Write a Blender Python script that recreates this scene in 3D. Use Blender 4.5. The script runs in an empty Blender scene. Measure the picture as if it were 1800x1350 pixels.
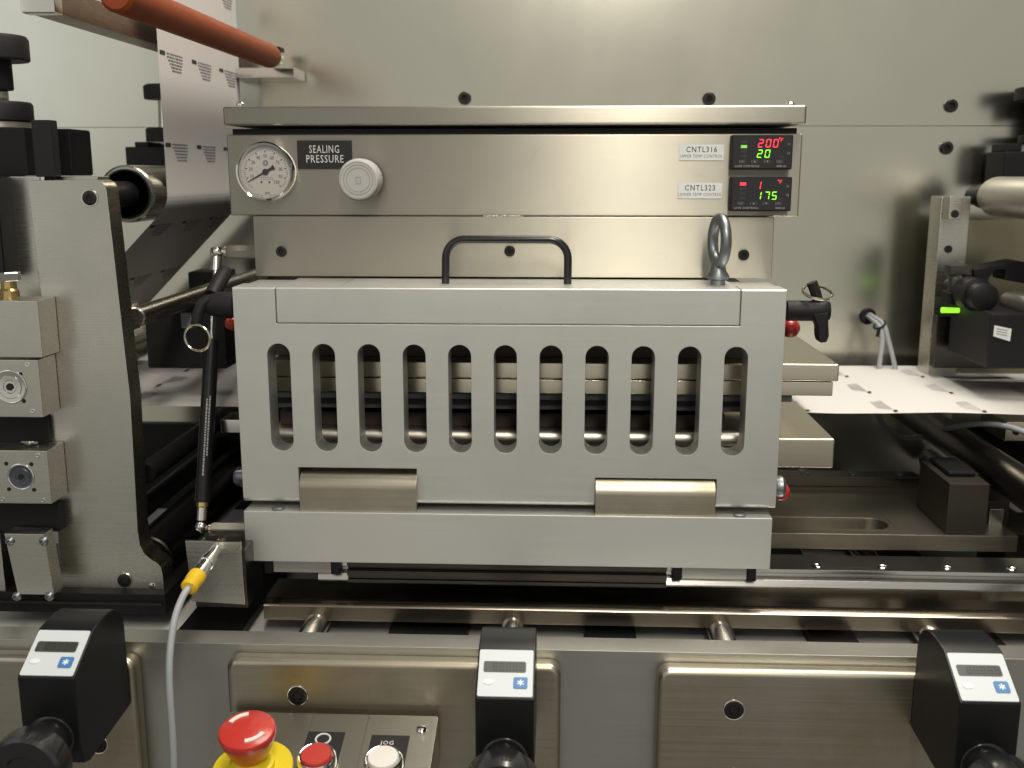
import bpy, bmesh, math, random
from mathutils import Vector, Matrix
random.seed(7)
S = bpy.context.scene
COL = S.collection
R = math.radians

# ------------------------------------------------------------------ camera, world, lamps
F, YAW, PITCH, CAMY = 1830.0, R(2.5), R(11.5), -0.775
_fw = Vector((-math.sin(YAW)*math.cos(PITCH), math.cos(YAW)*math.cos(PITCH), -math.sin(PITCH)))
_rt = Vector((math.cos(YAW), math.sin(YAW), 0)); _up = _rt.cross(_fw)
cd = bpy.data.cameras.new('camera'); cam = bpy.data.objects.new('camera', cd); COL.objects.link(cam)
cam.location = (0, CAMY, 0)
cam.rotation_euler = (math.pi/2-PITCH, 0, YAW)
cd.sensor_width = 36; cd.lens = F/1800*36; cd.clip_start = .01; cd.clip_end = 50
cd.dof.use_dof = True; cd.dof.focus_distance = .80; cd.dof.aperture_fstop = 9
S.camera = cam

W = bpy.data.worlds.new('World'); S.world = W; W.use_nodes = True
bg = W.node_tree.nodes['Background']; bg.inputs[0].default_value = (1.0, .96, .86, 1); bg.inputs[1].default_value = .19

def lamp(name, loc, target, sx, sy, power, color):
    l = bpy.data.lights.new(name, 'AREA'); l.shape = 'RECTANGLE'; l.size = sx; l.size_y = sy
    l.energy = power; l.color = color
    o = bpy.data.objects.new(name, l); COL.objects.link(o); o.location = loc
    o.rotation_euler = (Vector(target)-Vector(loc)).to_track_quat('-Z', 'Y').to_euler()
    return o
lamp('ceiling_lamp', (.17, -1.35, 1.12), (.1, .1, -.1), .16, .9, 17, (1, .93, .80))
lamp('overhead_lamp', (.42, .10, 1.5), (.35, .16, -.2), .9, .9, 30, (1, .95, .86))
lamp('window_lamp', (-1.55, -1.2, .65), (-.3, .3, 0), .9, 1.3, 2.2, (.88, .96, 1))
lamp('room_fill', (-.1, -3.0, .85), (-.1, .2, .6), 6.0, 3.6, 23, (1, .975, .89))  # added fill panel behind the camera, gives the metal something bright to mirror

vs = S.view_settings; vs.view_transform = 'Standard'; vs.look = 'None'; vs.exposure = -.03; vs.gamma = 1
S.render.engine = 'CYCLES'
S.cycles.use_denoising = True
S.cycles.max_bounces = 8; S.cycles.caustics_reflective = False; S.cycles.sample_clamp_indirect = 4

# ------------------------------------------------------------------ helpers
def P(px, py, Y):
    """where the line of sight through a spot of the 1800 x 1350 photograph meets the upright plane at depth Y"""
    d = _fw + _rt*((px-900)/F) - _up*((py-675)/F)
    return Vector((0, CAMY, 0)) + d*((Y-CAMY)/d.y)
def PX(px, py, Y): return P(px, py, Y).x
def PZ(px, py, Y): return P(px, py, Y).z
def SZ(n, Y): return n*(Y-CAMY)/F                      # n photo pixels at depth Y in metres

class MB:
    def __init__(s): s.v = []; s.f = []; s.mi = []
    def add(s, vs_, fs_):
        b = len(s.v); s.v += [tuple(v) for v in vs_]; s.f += [tuple(b+i for i in f) for f in fs_]; return s
    def box(s, x0, x1, y0, y1, z0, z1):
        if x0 > x1: x0, x1 = x1, x0
        if y0 > y1: y0, y1 = y1, y0
        if z0 > z1: z0, z1 = z1, z0
        return s.add([(x0,y0,z0),(x1,y0,z0),(x1,y1,z0),(x0,y1,z0),(x0,y0,z1),(x1,y0,z1),(x1,y1,z1),(x0,y1,z1)],
                     [(0,3,2,1),(4,5,6,7),(0,1,5,4),(1,2,6,5),(2,3,7,6),(3,0,4,7)])
    def lathe(s, p, axis, prof, n=28, cap=True):
        """prof: (radius, height along axis from p)"""
        p = Vector(p); a = Vector(axis).normalized(); u = a.orthogonal().normalized(); w = a.cross(u)
        V = []; Fc = []
        for r, h in prof:
            for i in range(n):
                t = 2*math.pi*i/n; V.append(p+a*h+(u*math.cos(t)+w*math.sin(t))*r)
        m = len(prof)
        for j in range(m-1):
            for i in range(n): Fc.append((j*n+i, j*n+(i+1)%n, (j+1)*n+(i+1)%n, (j+1)*n+i))
        if cap:
            if prof[0][0] > 1e-7: Fc.append(tuple(range(n-1, -1, -1)))
            if prof[-1][0] > 1e-7: Fc.append(tuple((m-1)*n+i for i in range(n)))
        return s.add(V, Fc)
    def cyl(s, p, q, r0, r1=None, n=28):
        p = Vector(p); q = Vector(q)
        return s.lathe(p, q-p, [(r0, 0), (r0 if r1 is None else r1, (q-p).length)], n)
    def sphere(s, c, r, n=20, m=12):
        return s.lathe(c, (0,0,1), [(max(1e-5, r*math.sin(math.pi*j/m)), -r*math.cos(math.pi*j/m)) for j in range(m+1)], n)
    def torus(s, c, axis, R0, r, n=40, m=12, stretch=1.0):
        c = Vector(c); a = Vector(axis).normalized(); u = Vector((0,0,1)); u = (u-a*u.dot(a))
        u = u.normalized() if u.length > 1e-3 else a.orthogonal().normalized()
        w = a.cross(u); V = []; Fc = []
        for i in range(n):
            t = 2*math.pi*i/n; d = u*math.cos(t)+w*math.sin(t)
            base = c + u*math.cos(t)*R0*stretch + w*math.sin(t)*R0
            for j in range(m):
                k = 2*math.pi*j/m; V.append(base+d*(r*math.cos(k))+a*(r*math.sin(k)))
        for i in range(n):
            for j in range(m): Fc.append((i*m+j, ((i+1)%n)*m+j, ((i+1)%n)*m+(j+1)%m, i*m+(j+1)%m))
        return s.add(V, Fc)
    def tube(s, pts, r, n=12):
        pts = [Vector(p) for p in pts]; V = []; Fc = []; prev = None
        for i, p in enumerate(pts):
            t = (pts[min(i+1, len(pts)-1)]-pts[max(i-1, 0)]).normalized()
            u = t.orthogonal().normalized() if prev is None else (prev-t*prev.dot(t)).normalized()
            prev = u; w = t.cross(u)
            for k in range(n):
                a = 2*math.pi*k/n; V.append(p+(u*math.cos(a)+w*math.sin(a))*r)
        for i in range(len(pts)-1):
            for k in range(n): Fc.append((i*n+k, i*n+(k+1)%n, (i+1)*n+(k+1)%n, (i+1)*n+k))
        Fc.append(tuple(range(n-1, -1, -1))); Fc.append(tuple((len(pts)-1)*n+k for k in range(n)))
        return s.add(V, Fc)
    def prism(s, prof, ax, a, b):
        """prof in (Y,Z) for ax X, (X,Z) for ax Y, (X,Y) for ax Z"""
        def pt(u, w, t): return {'X': (t,u,w), 'Y': (u,t,w), 'Z': (u,w,t)}[ax]
        n = len(prof)
        V = [pt(u, w, a) for u, w in prof]+[pt(u, w, b) for u, w in prof]
        Fc = [tuple(range(n)), tuple(range(2*n-1, n-1, -1))]+[(i, i+n, (i+1)%n+n, (i+1)%n) for i in range(n)]
        return s.add(V, Fc)
    def poly(s, pts): return s.add(pts, [tuple(range(len(pts)))])
    def mesh(s, name, off=(0,0,0), bev=0, seg=2, ang=35):
        me = bpy.data.meshes.new(name)
        ox, oy, oz = off
        me.from_pydata([(x-ox, y-oy, z-oz) for x, y, z in s.v], [], s.f)
        bm = bmesh.new(); bm.from_mesh(me)
        bmesh.ops.recalc_face_normals(bm, faces=bm.faces)
        if bev:
            ed = [e for e in bm.edges if len(e.link_faces) == 2 and e.calc_face_angle(0) > R(40)]
            bmesh.ops.bevel(bm, geom=ed, offset=bev, offset_type='OFFSET', segments=seg, profile=.5, affect='EDGES', clamp_overlap=True)
        bm.to_mesh(me); bm.free()
        me.polygons.foreach_set('use_smooth', [True]*len(me.polygons)); me.set_sharp_from_angle(angle=R(ang))
        return me
    def build(s, name, mat, parent=None, bev=0, seg=2, local=False, ang=35):
        off = (0,0,0)
        if parent is not None and not local: off = base_of(parent)
        me = s.mesh(name, off, bev, seg, ang); me.materials.append(mat)
        o = bpy.data.objects.new(name, me); COL.objects.link(o)
        if parent is not None: o.parent = parent
        if bev: wnorm(o)
        return o

def wnorm(o):
    m = o.modifiers.new('weighted_normal', 'WEIGHTED_NORMAL'); m.keep_sharp = True; m.weight = 100
def base_of(o):
    v = Vector((0,0,0))
    while o is not None: v += o.location; o = o.parent
    return v
def tag(o, label=None, cat=None, group=None, kind=None):
    if label: o['label'] = label
    if cat: o['category'] = cat
    if group: o['group'] = group
    if kind: o['kind'] = kind
    return o
def thing(name, label, cat, loc=(0,0,0), group=None, rot=None):
    o = bpy.data.objects.new(name, None); COL.objects.link(o); o.location = loc; o.empty_display_size = .02
    if rot: o.rotation_euler = rot
    return tag(o, label, cat, group)
def kids(o): return [c for c in bpy.data.objects if c.parent == o]
def copy_tree(o, loc, label):
    def rec(q, par):
        c = q.copy(); COL.objects.link(c)
        if par is not None: c.parent = par
        for k in kids(q):
            rec(k, c)
        return c
    r = rec(o, None); r.location = loc; r['label'] = label
    return r
def rrect(x0, x1, z0, z1, r, n=6):
    out = []
    for cx, cz, a0 in ((x1-r, z1-r, 0), (x0+r, z1-r, 90), (x0+r, z0+r, 180), (x1-r, z0+r, 270)):
        for i in range(n+1):
            a = R(a0+90*i/n); out.append((cx+r*math.cos(a), cz+r*math.sin(a)))
    return out
def cut(o, mb):
    me = mb.mesh('cutter'); c = bpy.data.objects.new('cutter', me); COL.objects.link(c)
    c.location = base_of(o)*0
    # cutter is in world coordinates; the object sits at its parent's base
    off = base_of(o)
    for v in me.vertices: v.co -= off
    o.modifiers.clear()
    m = o.modifiers.new('cut', 'BOOLEAN'); m.operation = 'DIFFERENCE'; m.solver = 'EXACT'; m.object = c
    par = o.parent; o.parent = None; loc = o.location.copy(); o.location = (0,0,0)
    bpy.context.view_layer.update()
    new = bpy.data.meshes.new_from_object(o.evaluated_get(bpy.context.evaluated_depsgraph_get()))
    o.modifiers.clear(); o.parent = par; o.location = loc
    bpy.data.objects.remove(c, do_unlink=True)
    mats = list(o.data.materials); o.data = new; new.materials.clear()
    for q in mats: new.materials.append(q)
    return o
def soften(o, bev, seg=2, ang=35):
    bm = bmesh.new(); bm.from_mesh(o.data)
    bmesh.ops.remove_doubles(bm, verts=bm.verts, dist=1e-6)
    bmesh.ops.dissolve_limit(bm, angle_limit=R(1), verts=bm.verts, edges=bm.edges)
    ed = [e for e in bm.edges if len(e.link_faces) == 2 and e.calc_face_angle(0) > R(50)]
    bmesh.ops.bevel(bm, geom=ed, offset=bev, offset_type='OFFSET', segments=seg, profile=.5, affect='EDGES', clamp_overlap=True)
    bm.to_mesh(o.data); bm.free()
    o.data.polygons.foreach_set('use_smooth', [True]*len(o.data.polygons)); o.data.set_sharp_from_angle(angle=R(ang)); wnorm(o)
def text(name, body, mat, parent, at, size, align='CENTER', depth=.00015, rot=(math.pi/2,0,0), local=False, bold=0.0, sx=1.0, space=1.0):
    cu = bpy.data.curves.new(name, 'FONT'); cu.body = body; cu.size = size; cu.align_x = align; cu.align_y = 'CENTER'
    cu.extrude = depth/2; cu.offset = bold; cu.space_character = space; cu.resolution_u = 2
    t = bpy.data.objects.new(name, cu); COL.objects.link(t)
    bpy.context.view_layer.update()
    me = bpy.data.meshes.new_from_object(t.evaluated_get(bpy.context.evaluated_depsgraph_get()))
    bpy.data.objects.remove(t, do_unlink=True)
    M = Matrix.Rotation(rot[2], 4, 'Z') @ Matrix.Rotation(rot[1], 4, 'Y') @ Matrix.Rotation(rot[0], 4, 'X') @ Matrix.Scale(sx, 4, (1,0,0))
    off = Vector(at) - (Vector((0,0,0)) if local else base_of(parent))
    me.transform(Matrix.Translation(off) @ M)
    me.materials.clear(); me.materials.append(mat)
    o = bpy.data.objects.new(name, me); COL.objects.link(o); o.parent = parent
    return o

# ------------------------------------------------------------------ materials
def mat(name, base, metal=0.0, rough=.5, grain=None, amp=.0, rvar=.0, aniso=0.0, tang=None, stain_reflection=0.0, stain_reflection_scale=9, coat=0.0, emit=None, estr=0.0, spec=.5, trans=0.0, stain_col=None, scratch=0.0):
    m = bpy.data.materials.new(name); m.use_nodes = True; nt = m.node_tree; N = nt.nodes; L = nt.links
    b = N['Principled BSDF']; b.inputs['Base Color'].default_value = (*base, 1)
    b.inputs['Metallic'].default_value = metal; b.inputs['Roughness'].default_value = rough
    b.inputs['Specular IOR Level'].default_value = spec
    b.inputs['Coat Weight'].default_value = coat; b.inputs['Coat Roughness'].default_value = .08
    if trans: b.inputs['Transmission Weight'].default_value = trans
    if emit: b.inputs['Emission Color'].default_value = (*emit, 1); b.inputs['Emission Strength'].default_value = estr
    tc = N.new('ShaderNodeTexCoord')
    if aniso:
        b.inputs['Anisotropic'].default_value = aniso
        c = N.new('ShaderNodeCombineXYZ')
        for i in range(3): c.inputs[i].default_value = tang[i]
        L.new(c.outputs[0], b.inputs['Tangent'])
    if grain:
        mp = N.new('ShaderNodeMapping'); mp.inputs['Scale'].default_value = grain
        L.new(tc.outputs['Object'], mp.inputs[0])
        nz = N.new('ShaderNodeTexNoise'); nz.inputs['Scale'].default_value = 1; nz.inputs['Detail'].default_value = 5; nz.inputs['Roughness'].default_value = .65
        L.new(mp.outputs[0], nz.inputs['Vector'])
        if rvar:
            mr = N.new('ShaderNodeMapRange'); mr.inputs[1].default_value = .3; mr.inputs[2].default_value = .7
            mr.inputs[3].default_value = max(.02, rough-rvar); mr.inputs[4].default_value = rough+rvar
            L.new(nz.outputs[0], mr.inputs[0]); L.new(mr.outputs[0], b.inputs['Roughness'])
        if amp:
            bp = N.new('ShaderNodeBump'); bp.inputs['Strength'].default_value = amp; bp.inputs['Distance'].default_value = .0003
            L.new(nz.outputs[0], bp.inputs['Height']); L.new(bp.outputs[0], b.inputs['Normal'])
    if scratch:
        prev = b.inputs['Roughness'].links[0].from_socket if b.inputs['Roughness'].links else None
        acc = None
        for ang in (28, -52, 81):
            mp2 = N.new('ShaderNodeMapping'); mp2.vector_type = 'TEXTURE'; mp2.inputs['Rotation'].default_value = (0, R(ang), 0); mp2.inputs['Scale'].default_value = (.035, .3, .0011)
            L.new(tc.outputs['Object'], mp2.inputs[0])
            n3 = N.new('ShaderNodeTexNoise'); n3.inputs['Scale'].default_value = 1; n3.inputs['Detail'].default_value = 1
            L.new(mp2.outputs[0], n3.inputs['Vector'])
            r3 = N.new('ShaderNodeMapRange'); r3.inputs[1].default_value = .68; r3.inputs[2].default_value = .76; r3.inputs[3].default_value = 0; r3.inputs[4].default_value = scratch
            L.new(n3.outputs[0], r3.inputs[0])
            if acc is None: acc = r3.outputs[0]
            else:
                a3 = N.new('ShaderNodeMath'); a3.operation = 'ADD'; L.new(acc, a3.inputs[0]); L.new(r3.outputs[0], a3.inputs[1]); acc = a3.outputs[0]
        scratch_out = acc
    if stain_reflection:
        n2 = N.new('ShaderNodeTexNoise'); n2.inputs['Scale'].default_value = stain_reflection_scale; n2.inputs['Detail'].default_value = 7; n2.inputs['Roughness'].default_value = .6
        L.new(tc.outputs['Object'], n2.inputs['Vector'])
        mr2 = N.new('ShaderNodeMapRange'); mr2.inputs[1].default_value = .35; mr2.inputs[2].default_value = .7
        mr2.inputs[3].default_value = 0; mr2.inputs[4].default_value = stain_reflection
        L.new(n2.outputs[0], mr2.inputs[0])
        if grain and rvar:
            ad = N.new('ShaderNodeMath'); ad.operation = 'MULTIPLY_ADD'; ad.inputs[1].default_value = .12
            L.new(mr2.outputs[0], ad.inputs[0]); L.new(mr.outputs[0], ad.inputs[2]); last = ad.outputs[0]
            if scratch:
                sb = N.new('ShaderNodeMath'); sb.operation = 'SUBTRACT'; sb.use_clamp = True; L.new(last, sb.inputs[0]); L.new(scratch_out, sb.inputs[1]); last = sb.outputs[0]
            L.new(last, b.inputs['Roughness'])
        mx = N.new('ShaderNodeMix'); mx.data_type = 'RGBA'
        mx.inputs[6].default_value = (*base, 1); mx.inputs[7].default_value = (*(stain_col or tuple(c*.55 for c in base)), 1)
        L.new(mr2.outputs[0], mx.inputs[0]); L.new(mx.outputs[2], b.inputs['Base Color'])
    return m

HG = (9, 900, 900)         # streaks along X
VG = (900, 900, 9)
YG = (900, 9, 900)
M = {}
M['wall'] = mat('wall_stainless', (.58,.57,.49), 1, .21, (5,5,3), 0, .035, stain_reflection=.2, stain_reflection_scale=5, stain_col=(.44,.43,.36))
M['box'] = mat('brushed_stainless', (.44,.42,.36), 1, .40, HG, .05, .05, .92, (0,0,1), stain_reflection=.25, stain_reflection_scale=7, scratch=.1)
M['cover'] = mat('blasted_aluminium', (.70,.70,.665), .9, .47, HG, .02, .07, stain_reflection=.28, stain_reflection_scale=8, scratch=.13)
M['cover_bar'] = mat('satin_aluminium', (.70,.705,.68), .9, .46, HG, .03, .05, .3, (0,0,1), stain_reflection=.12, stain_reflection_scale=6)
M['frame'] = mat('ground_steel_plate', (.62,.60,.54), 1, .27, HG, .025, .05, .6, (0,0,1), stain_reflection=.5, stain_reflection_scale=7, scratch=.06)  # besides stains, the noise paints wavy dark reflections into the colour
M['panel'] = mat('machined_steel_panel', (.48,.45,.375), 1, .33, HG, .04, .07, .4, (0,0,1), stain_reflection=.7, stain_reflection_scale=11, stain_col=(.27,.22,.14), scratch=.05)
M['panel_base'] = mat('machined_grey_panel', (.53,.52,.485), 1, .42, HG, .03, .05, stain_reflection=.25, stain_reflection_scale=7)
M['beam'] = mat('polished_beam_steel', (.50,.44,.36), 1, .17, HG, .04, .05, .3, (0,0,1), stain_reflection=.35, stain_reflection_scale=14)
M['rail'] = mat('hardened_rail_steel', (.52,.51,.49), 1, .22, HG, .03, .04)
M['bright'] = mat('bright_steel', (.74,.72,.68), 1, .16, stain_reflection=.1, stain_reflection_scale=40)
M['shaft'] = mat('turned_steel', (.55,.52,.47), 1, .26, (900,12,900), .03, .05, stain_reflection=.15)
M['chrome'] = mat('chrome', (.82,.81,.80), 1, .07)
M['brass'] = mat('brass', (.66,.50,.20), 1, .22, stain_reflection=.2, stain_reflection_scale=60)
M['zinc'] = mat('nickel_ring', (.70,.66,.52), 1, .15)
M['iron'] = mat('galvanised_iron', (.30,.32,.34), 1, .38, (300,300,300), .4, .1, stain_reflection=.4, stain_reflection_scale=70)
M['dark_metal'] = mat('dark_steel', (.10,.09,.08), 1, .3, HG, .03, .06, stain_reflection=.3)
M['screw'] = mat('black_oxide_screw', (.035,.033,.033), .7, .32)
M['hole'] = mat('hole_black', (.008,.008,.009), 0, .8)
M['plastic'] = mat('black_plastic', (.009,.009,.010), 0, .36, (700,700,700), .06, .06, spec=.3)
M['plastic_matt'] = mat('black_matt_plastic', (.013,.012,.013), 0, .55, (500,500,500), .1, .08, spec=.3)
M['anod'] = mat('black_anodised', (.009,.0085,.0095), 0, .5, spec=.25)
M['platen'] = mat('heated_platen_steel', (.68,.62,.50), 1, .20, HG, .03, .04, stain_reflection=.2, stain_reflection_scale=12)
M['olive'] = mat('olive_plate_steel', (.27,.25,.17), 1, .35, HG, .03, .05, stain_reflection=.3)
M['brown_steel'] = mat('browned_steel', (.07,.06,.05), .6, .4)
M['jaw'] = mat('jaw_steel', (.62,.59,.53), 1, .38, HG, .02, .04)
M['crosshead'] = mat('crosshead_steel', (.13,.11,.09), .3, .5)
M['brown'] = mat('brown_rubber', (.045,.028,.024), 0, .6)
M['slate'] = mat('slate_rubber', (.07,.075,.085), 0, .45)
M['gloss'] = mat('black_gloss_bezel', (.012,.012,.013), 0, .22, coat=.3)
M['face'] = mat('keypad_face', (.62,.66,.68), 0, .4)
M['face_oval'] = mat('keypad_oval', (.80,.80,.80), 0, .35)
M['blue'] = mat('keypad_blue', (.055,.20,.46), 0, .4)
M['lcd'] = mat('lcd_glass', (.050,.055,.046), 0, .4)
M['lcd_seg'] = mat('lcd_segment', (.025,.027,.022), 0, .4)
M['white'] = mat('white_label', (.93,.94,.94), 0, .5, stain_reflection=.1, stain_reflection_scale=90)
M['dial'] = mat('dial_white', (.90,.86,.79), 0, .5)
M['ink'] = mat('black_ink', (.03,.03,.032), 0, .6)
M['ink_grey'] = mat('grey_ink', (.22,.22,.23), 0, .6)
M['ink_faint'] = mat('faint_ink', (.36,.345,.345), 0, .7)
M['engrave'] = mat('engraved_white', (.72,.72,.70), 0, .5)
M['plate_black'] = mat('engraved_plate_black', (.014,.014,.015), 0, .33)
M['knob'] = mat('grey_knob_plastic', (.50,.49,.47), 0, .45, stain_reflection=.12, stain_reflection_scale=30)
M['knob_line'] = mat('grey_knob_groove', (.33,.32,.31), 0, .5)
M['red'] = mat('red_plastic', (.55,.035,.025), 0, .3, coat=.3, stain_reflection=.1, stain_reflection_scale=50)
M['redcap'] = mat('red_matt_cap', (.50,.04,.03), 0, .42)
M['yellow'] = mat('yellow_plastic', (.80,.62,.02), 0, .38)
M['yellow_boot'] = mat('yellow_boot', (.80,.52,.02), 0, .4)
M['cap_white'] = mat('white_button', (.80,.76,.70), 0, .3, coat=.3)
M['cable'] = mat('grey_cable', (.40,.42,.44), 0, .42, stain_reflection=.2, stain_reflection_scale=60)
M['orange'] = mat('orange_rubber', (.27,.050,.010), 0, .6, (300,40,300), .1, .05, spec=.3, stain_reflection=.25, stain_reflection_scale=30)
M['paper'] = mat('paper', (.83,.795,.75), 0, .7, (40,40,40), .02)
M['white_roller'] = mat('satin_roller', (.62,.60,.55), .85, .36, (900,12,900), .03, .06, stain_reflection=.1)
M['bed'] = mat('painted_bed', (.74,.73,.69), 0, .45, stain_reflection=.25, stain_reflection_scale=10)
M['arm'] = mat('bronze_arm', (.30,.21,.15), 1, .3, YG, .04, .06, stain_reflection=.2)
M['weld'] = mat('weld_bead', (.62,.60,.50), 1, .3, (500,500,500), .5, .1)
M['gunmetal'] = mat('gunmetal_disc', (.16,.17,.20), 1, .33)
M['smoke'] = mat('smoked_glass', (.20,.22,.21), 0, .08, trans=.8)
def emitter(n, c, s): return mat(n, tuple(.2*x for x in c), 0, .5, emit=c, estr=s)
M['red_led'] = emitter('red_led', (1,.03,.06), 2.6)
M['green_led'] = emitter('green_led', (.30,1,.03), 1.7)
M['dim_green_led'] = emitter('dim_green_led', (.30,.75,.12), .9)
M['red_glow'] = emitter('red_led_lamp', (1,.03,.08), 1.8)
M['lime'] = emitter('lime_light_strip', (.35,1,.04), 1.2)
M['off'] = mat('unlit_segment', (.028,.028,.03), 0, .5)
def glass_mat():
    m = bpy.data.materials.new('gauge_glass'); m.use_nodes = True; nt = m.node_tree; nt.nodes.clear()
    o = nt.nodes.new('ShaderNodeOutputMaterial'); t = nt.nodes.new('ShaderNodeBsdfTransparent'); g = nt.nodes.new('ShaderNodeBsdfGlossy')
    g.inputs['Roughness'].default_value = .05; f = nt.nodes.new('ShaderNodeFresnel'); f.inputs[0].default_value = 1.45; x = nt.nodes.new('ShaderNodeMixShader')
    nt.links.new(f.outputs[0], x.inputs[0]); nt.links.new(t.outputs[0], x.inputs[1]); nt.links.new(g.outputs[0], x.inputs[2]); nt.links.new(x.outputs[0], o.inputs[0])
    return m
M['glass'] = glass_mat()

def socket_screw(parent, c, r, proud=.002, name='socket_screw', n=24):
    """cap screw facing the viewer: head, with a hexagon socket as a piece of its own"""
    c = Vector(c)
    h = MB().lathe(c, (0,-1,0), [(r, -.001), (r, proud*.7), (r*.88, proud), (r*.5, proud), (r*.46, proud*.2), (0, proud*.2)], n).build(name, M['screw'], parent)
    MB().lathe(c+Vector((0,-proud*.22,0)), (0,-1,0), [(r*.46, 0), (r*.46, proud*.12)], 6).build('socket', M['hole'], h)
    return h

# ------------------------------------------------------------------ SETTING: back wall and machine bed
WY = .42
wl = thing('back_wall', 'brushed stainless back wall with a horizontal seam and black socket screws', None, (0, WY, 0)); tag(wl, kind='structure')
del_cat = wl.pop('category', None)
zs = PZ(200, 224, WY)
MB().box(-1.6, 1.6, WY, WY+.012, zs+.00015, 1.1).build('wall_panel', M['wall'], wl, bev=.0003)
MB().box(-1.6, 1.6, WY, WY+.012, -.75, zs-.00015).build('wall_panel', M['wall'], wl, bev=.0003)
MB().box(-1.6, 1.6, WY+.0125, WY+.02, -.75, 1.1).build('wall_backing', M['dark_metal'], wl)
for px, py in ((817,173), (1246,174), (1671,186), (1663,260)):
    socket_screw(wl, P(px, py, WY), SZ(11, WY), .004)
bed = tag(MB().box(-1.3, 1.3, -.052, WY-.001, -.40, -.362).build('machine_bed', M['bed'], bev=.001), 'pale grey machine bed seen through the gaps under the beam', None, kind='structure')

# ------------------------------------------------------------------ CONTROL BOX with its mounting plate
EY = .075
ex0, ex1, ez0, ez1 = -.2672, .1917, -.0346, .0296
cb = thing('control_box', 'long brushed stainless control box with pressure gauge and two red and green displays', 'control box', (-.04, EY, -.035))
MB().box(ex0, ex1, EY, WY-.004, ez0, ez1).build('box_body', M['box'], cb, bev=.0012, seg=3)
MB().box(ex0+.004, ex1-.004, EY+.004, WY-.006, ez1, ez1+.0046).build('lid_gap_dark', M['hole'], cb)  # black filler standing in for the dark gap under the lid
lx0, lx1 = PX(392,205,.068), PX(1418,205,.068)
lid = MB().box(lx0, lx1, .068, WY-.005, PZ(900,219,.068), PZ(900,186,.068)).build('lid', M['box'], cb, bev=.0018, seg=3)
for px in (423, 1389):
    q = P(px, 189, .082)
    MB().lathe((q.x, q.y, q.z-.003), (0,0,1), [(.0012,0), (.0012,.0045), (.0036,.0046), (.0034,.0060), (.0022,.0072), (0,.0075)], 16).build('lid_screw', M['chrome'], lid)
# mounting plate below the box, with the weld that joins them
pz1, pz0 = ez0-.0002, PZ(900, 474, .0745)
MB().box(PX(447,430,.073), PX(1359,430,.073), .073, .078, PZ(900,381,.073), pz0-.006).build('mounting_plate', M['box'], cb, bev=.0006)
MB().box(PX(452,430,.08), PX(1350,430,.08), .079, WY-.008, ez0-.03, ez0-.0004).build('rear_bracket', M['dark_metal'], cb)
wb = MB()
for i in range(26):
    q = P(851+i*2.7, 380.5+random.uniform(-.5,.5), .0735); wb.sphere(q, .0011*random.uniform(.8,1.25), 8, 6)
wb.build('weld_bead', M['weld'], cb)
for px, py in ((495,442), (896,441), (1307,448)):
    socket_screw(cb, P(px, py, .073), SZ(9.5, .073), .0022)
# gauge
gc = P(470, 302, EY); gr = SZ(51, EY)
ga = MB().lathe(gc, (0,-1,0), [(gr*1.0,0), (gr*1.01,.004), (gr*1.0,.0085), (gr*.955,.0105), (gr*.90,.0098), (gr*.86,.0065), (gr*.86,.004)], 64, cap=False).build('pressure_gauge', M['chrome'], cb)
MB().lathe(gc, (0,-1,0), [(gr*.87,.001), (gr*.87,.0045)], 48).build('dial', M['dial'], ga)
dy = gc.y-.0047
tk = MB()
def radial(mb, a, r0, r1, w):
    d = Vector((math.cos(a),0,math.sin(a))); s_ = Vector((-d.z,0,d.x))*w/2; c0 = Vector((gc.x,dy,gc.z))
    mb.poly([c0+d*r0-s_, c0+d*r1-s_, c0+d*r1+s_, c0+d*r0+s_])
for i in range(51):
    a = R(225-270*i/50)
    if i % 5 == 0 and i > 0: radial(tk, a, gr*.64, gr*.72, gr*.030)
    else: radial(tk, a, gr*.70, gr*.76, gr*.012)
for px in (462.5, 476.5):
    c = P(px, 320, EY); tk.lathe((c.x, dy+.0001, c.z), (0,-1,0), [(gr*.035,0), (gr*.035,.0003)], 12)
tk.build('dial_scale', M['ink'], ga)
for i in range(1, 11):
    a = R(225-27*i); rr = gr*(.52 if i < 10 else .50)
    text('dial_number', str(i*10), M['ink_grey'], ga, (gc.x+rr*math.cos(a), dy, gc.z+rr*math.sin(a)), gr*.17, bold=.00003, sx=.8)
text('dial_unit', 'psi', M['ink'], ga, (gc.x+gr*.03, dy, gc.z-gr*.70), gr*.15)
em = MB().torus((gc.x, dy, gc.z+gr*.29), (0,1,0), gr*.085, gr*.012, 20, 4); em.torus((gc.x, dy, gc.z+gr*.29), (0,1,0), gr*.045, gr*.012, 14, 4)
em.build('dial_emblem', M['ink_grey'], ga)
fp = MB()
for k, (a0, a1) in enumerate(((246,252), (254,262), (277,288), (290,294))):
    for a in range(a0, a1, 2): radial(fp, R(a), gr*.80, gr*.82, gr*.022)
for r_ in range(2):
    for k in range(6): 
        x = gc.x-gr*.18+k*gr*.075; z = gc.z-gr*(.20+.06*r_)
        fp.poly([(x,dy,z), (x+gr*.05,dy,z), (x+gr*.05,dy,z+gr*.022), (x,dy,z+gr*.022)])
fp.build('dial_print', M['ink_faint'], ga)
nd = MB(); a = R(208); d = Vector((math.cos(a),0,math.sin(a))); s_ = Vector((-d.z,0,d.x)); c0 = Vector((gc.x, gc.y-.0058, gc.z))
def needle_poly(pts, t=.0004):
    fr = [c0+d*u+s_*w for u, w in pts]; n = len(fr); bk = [p+Vector((0,t,0)) for p in fr]
    nd.add(fr+bk, [tuple(range(n)), tuple(range(2*n-1,n-1,-1))]+[(i,i+n,(i+1)%n+n,(i+1)%n) for i in range(n)])
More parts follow.
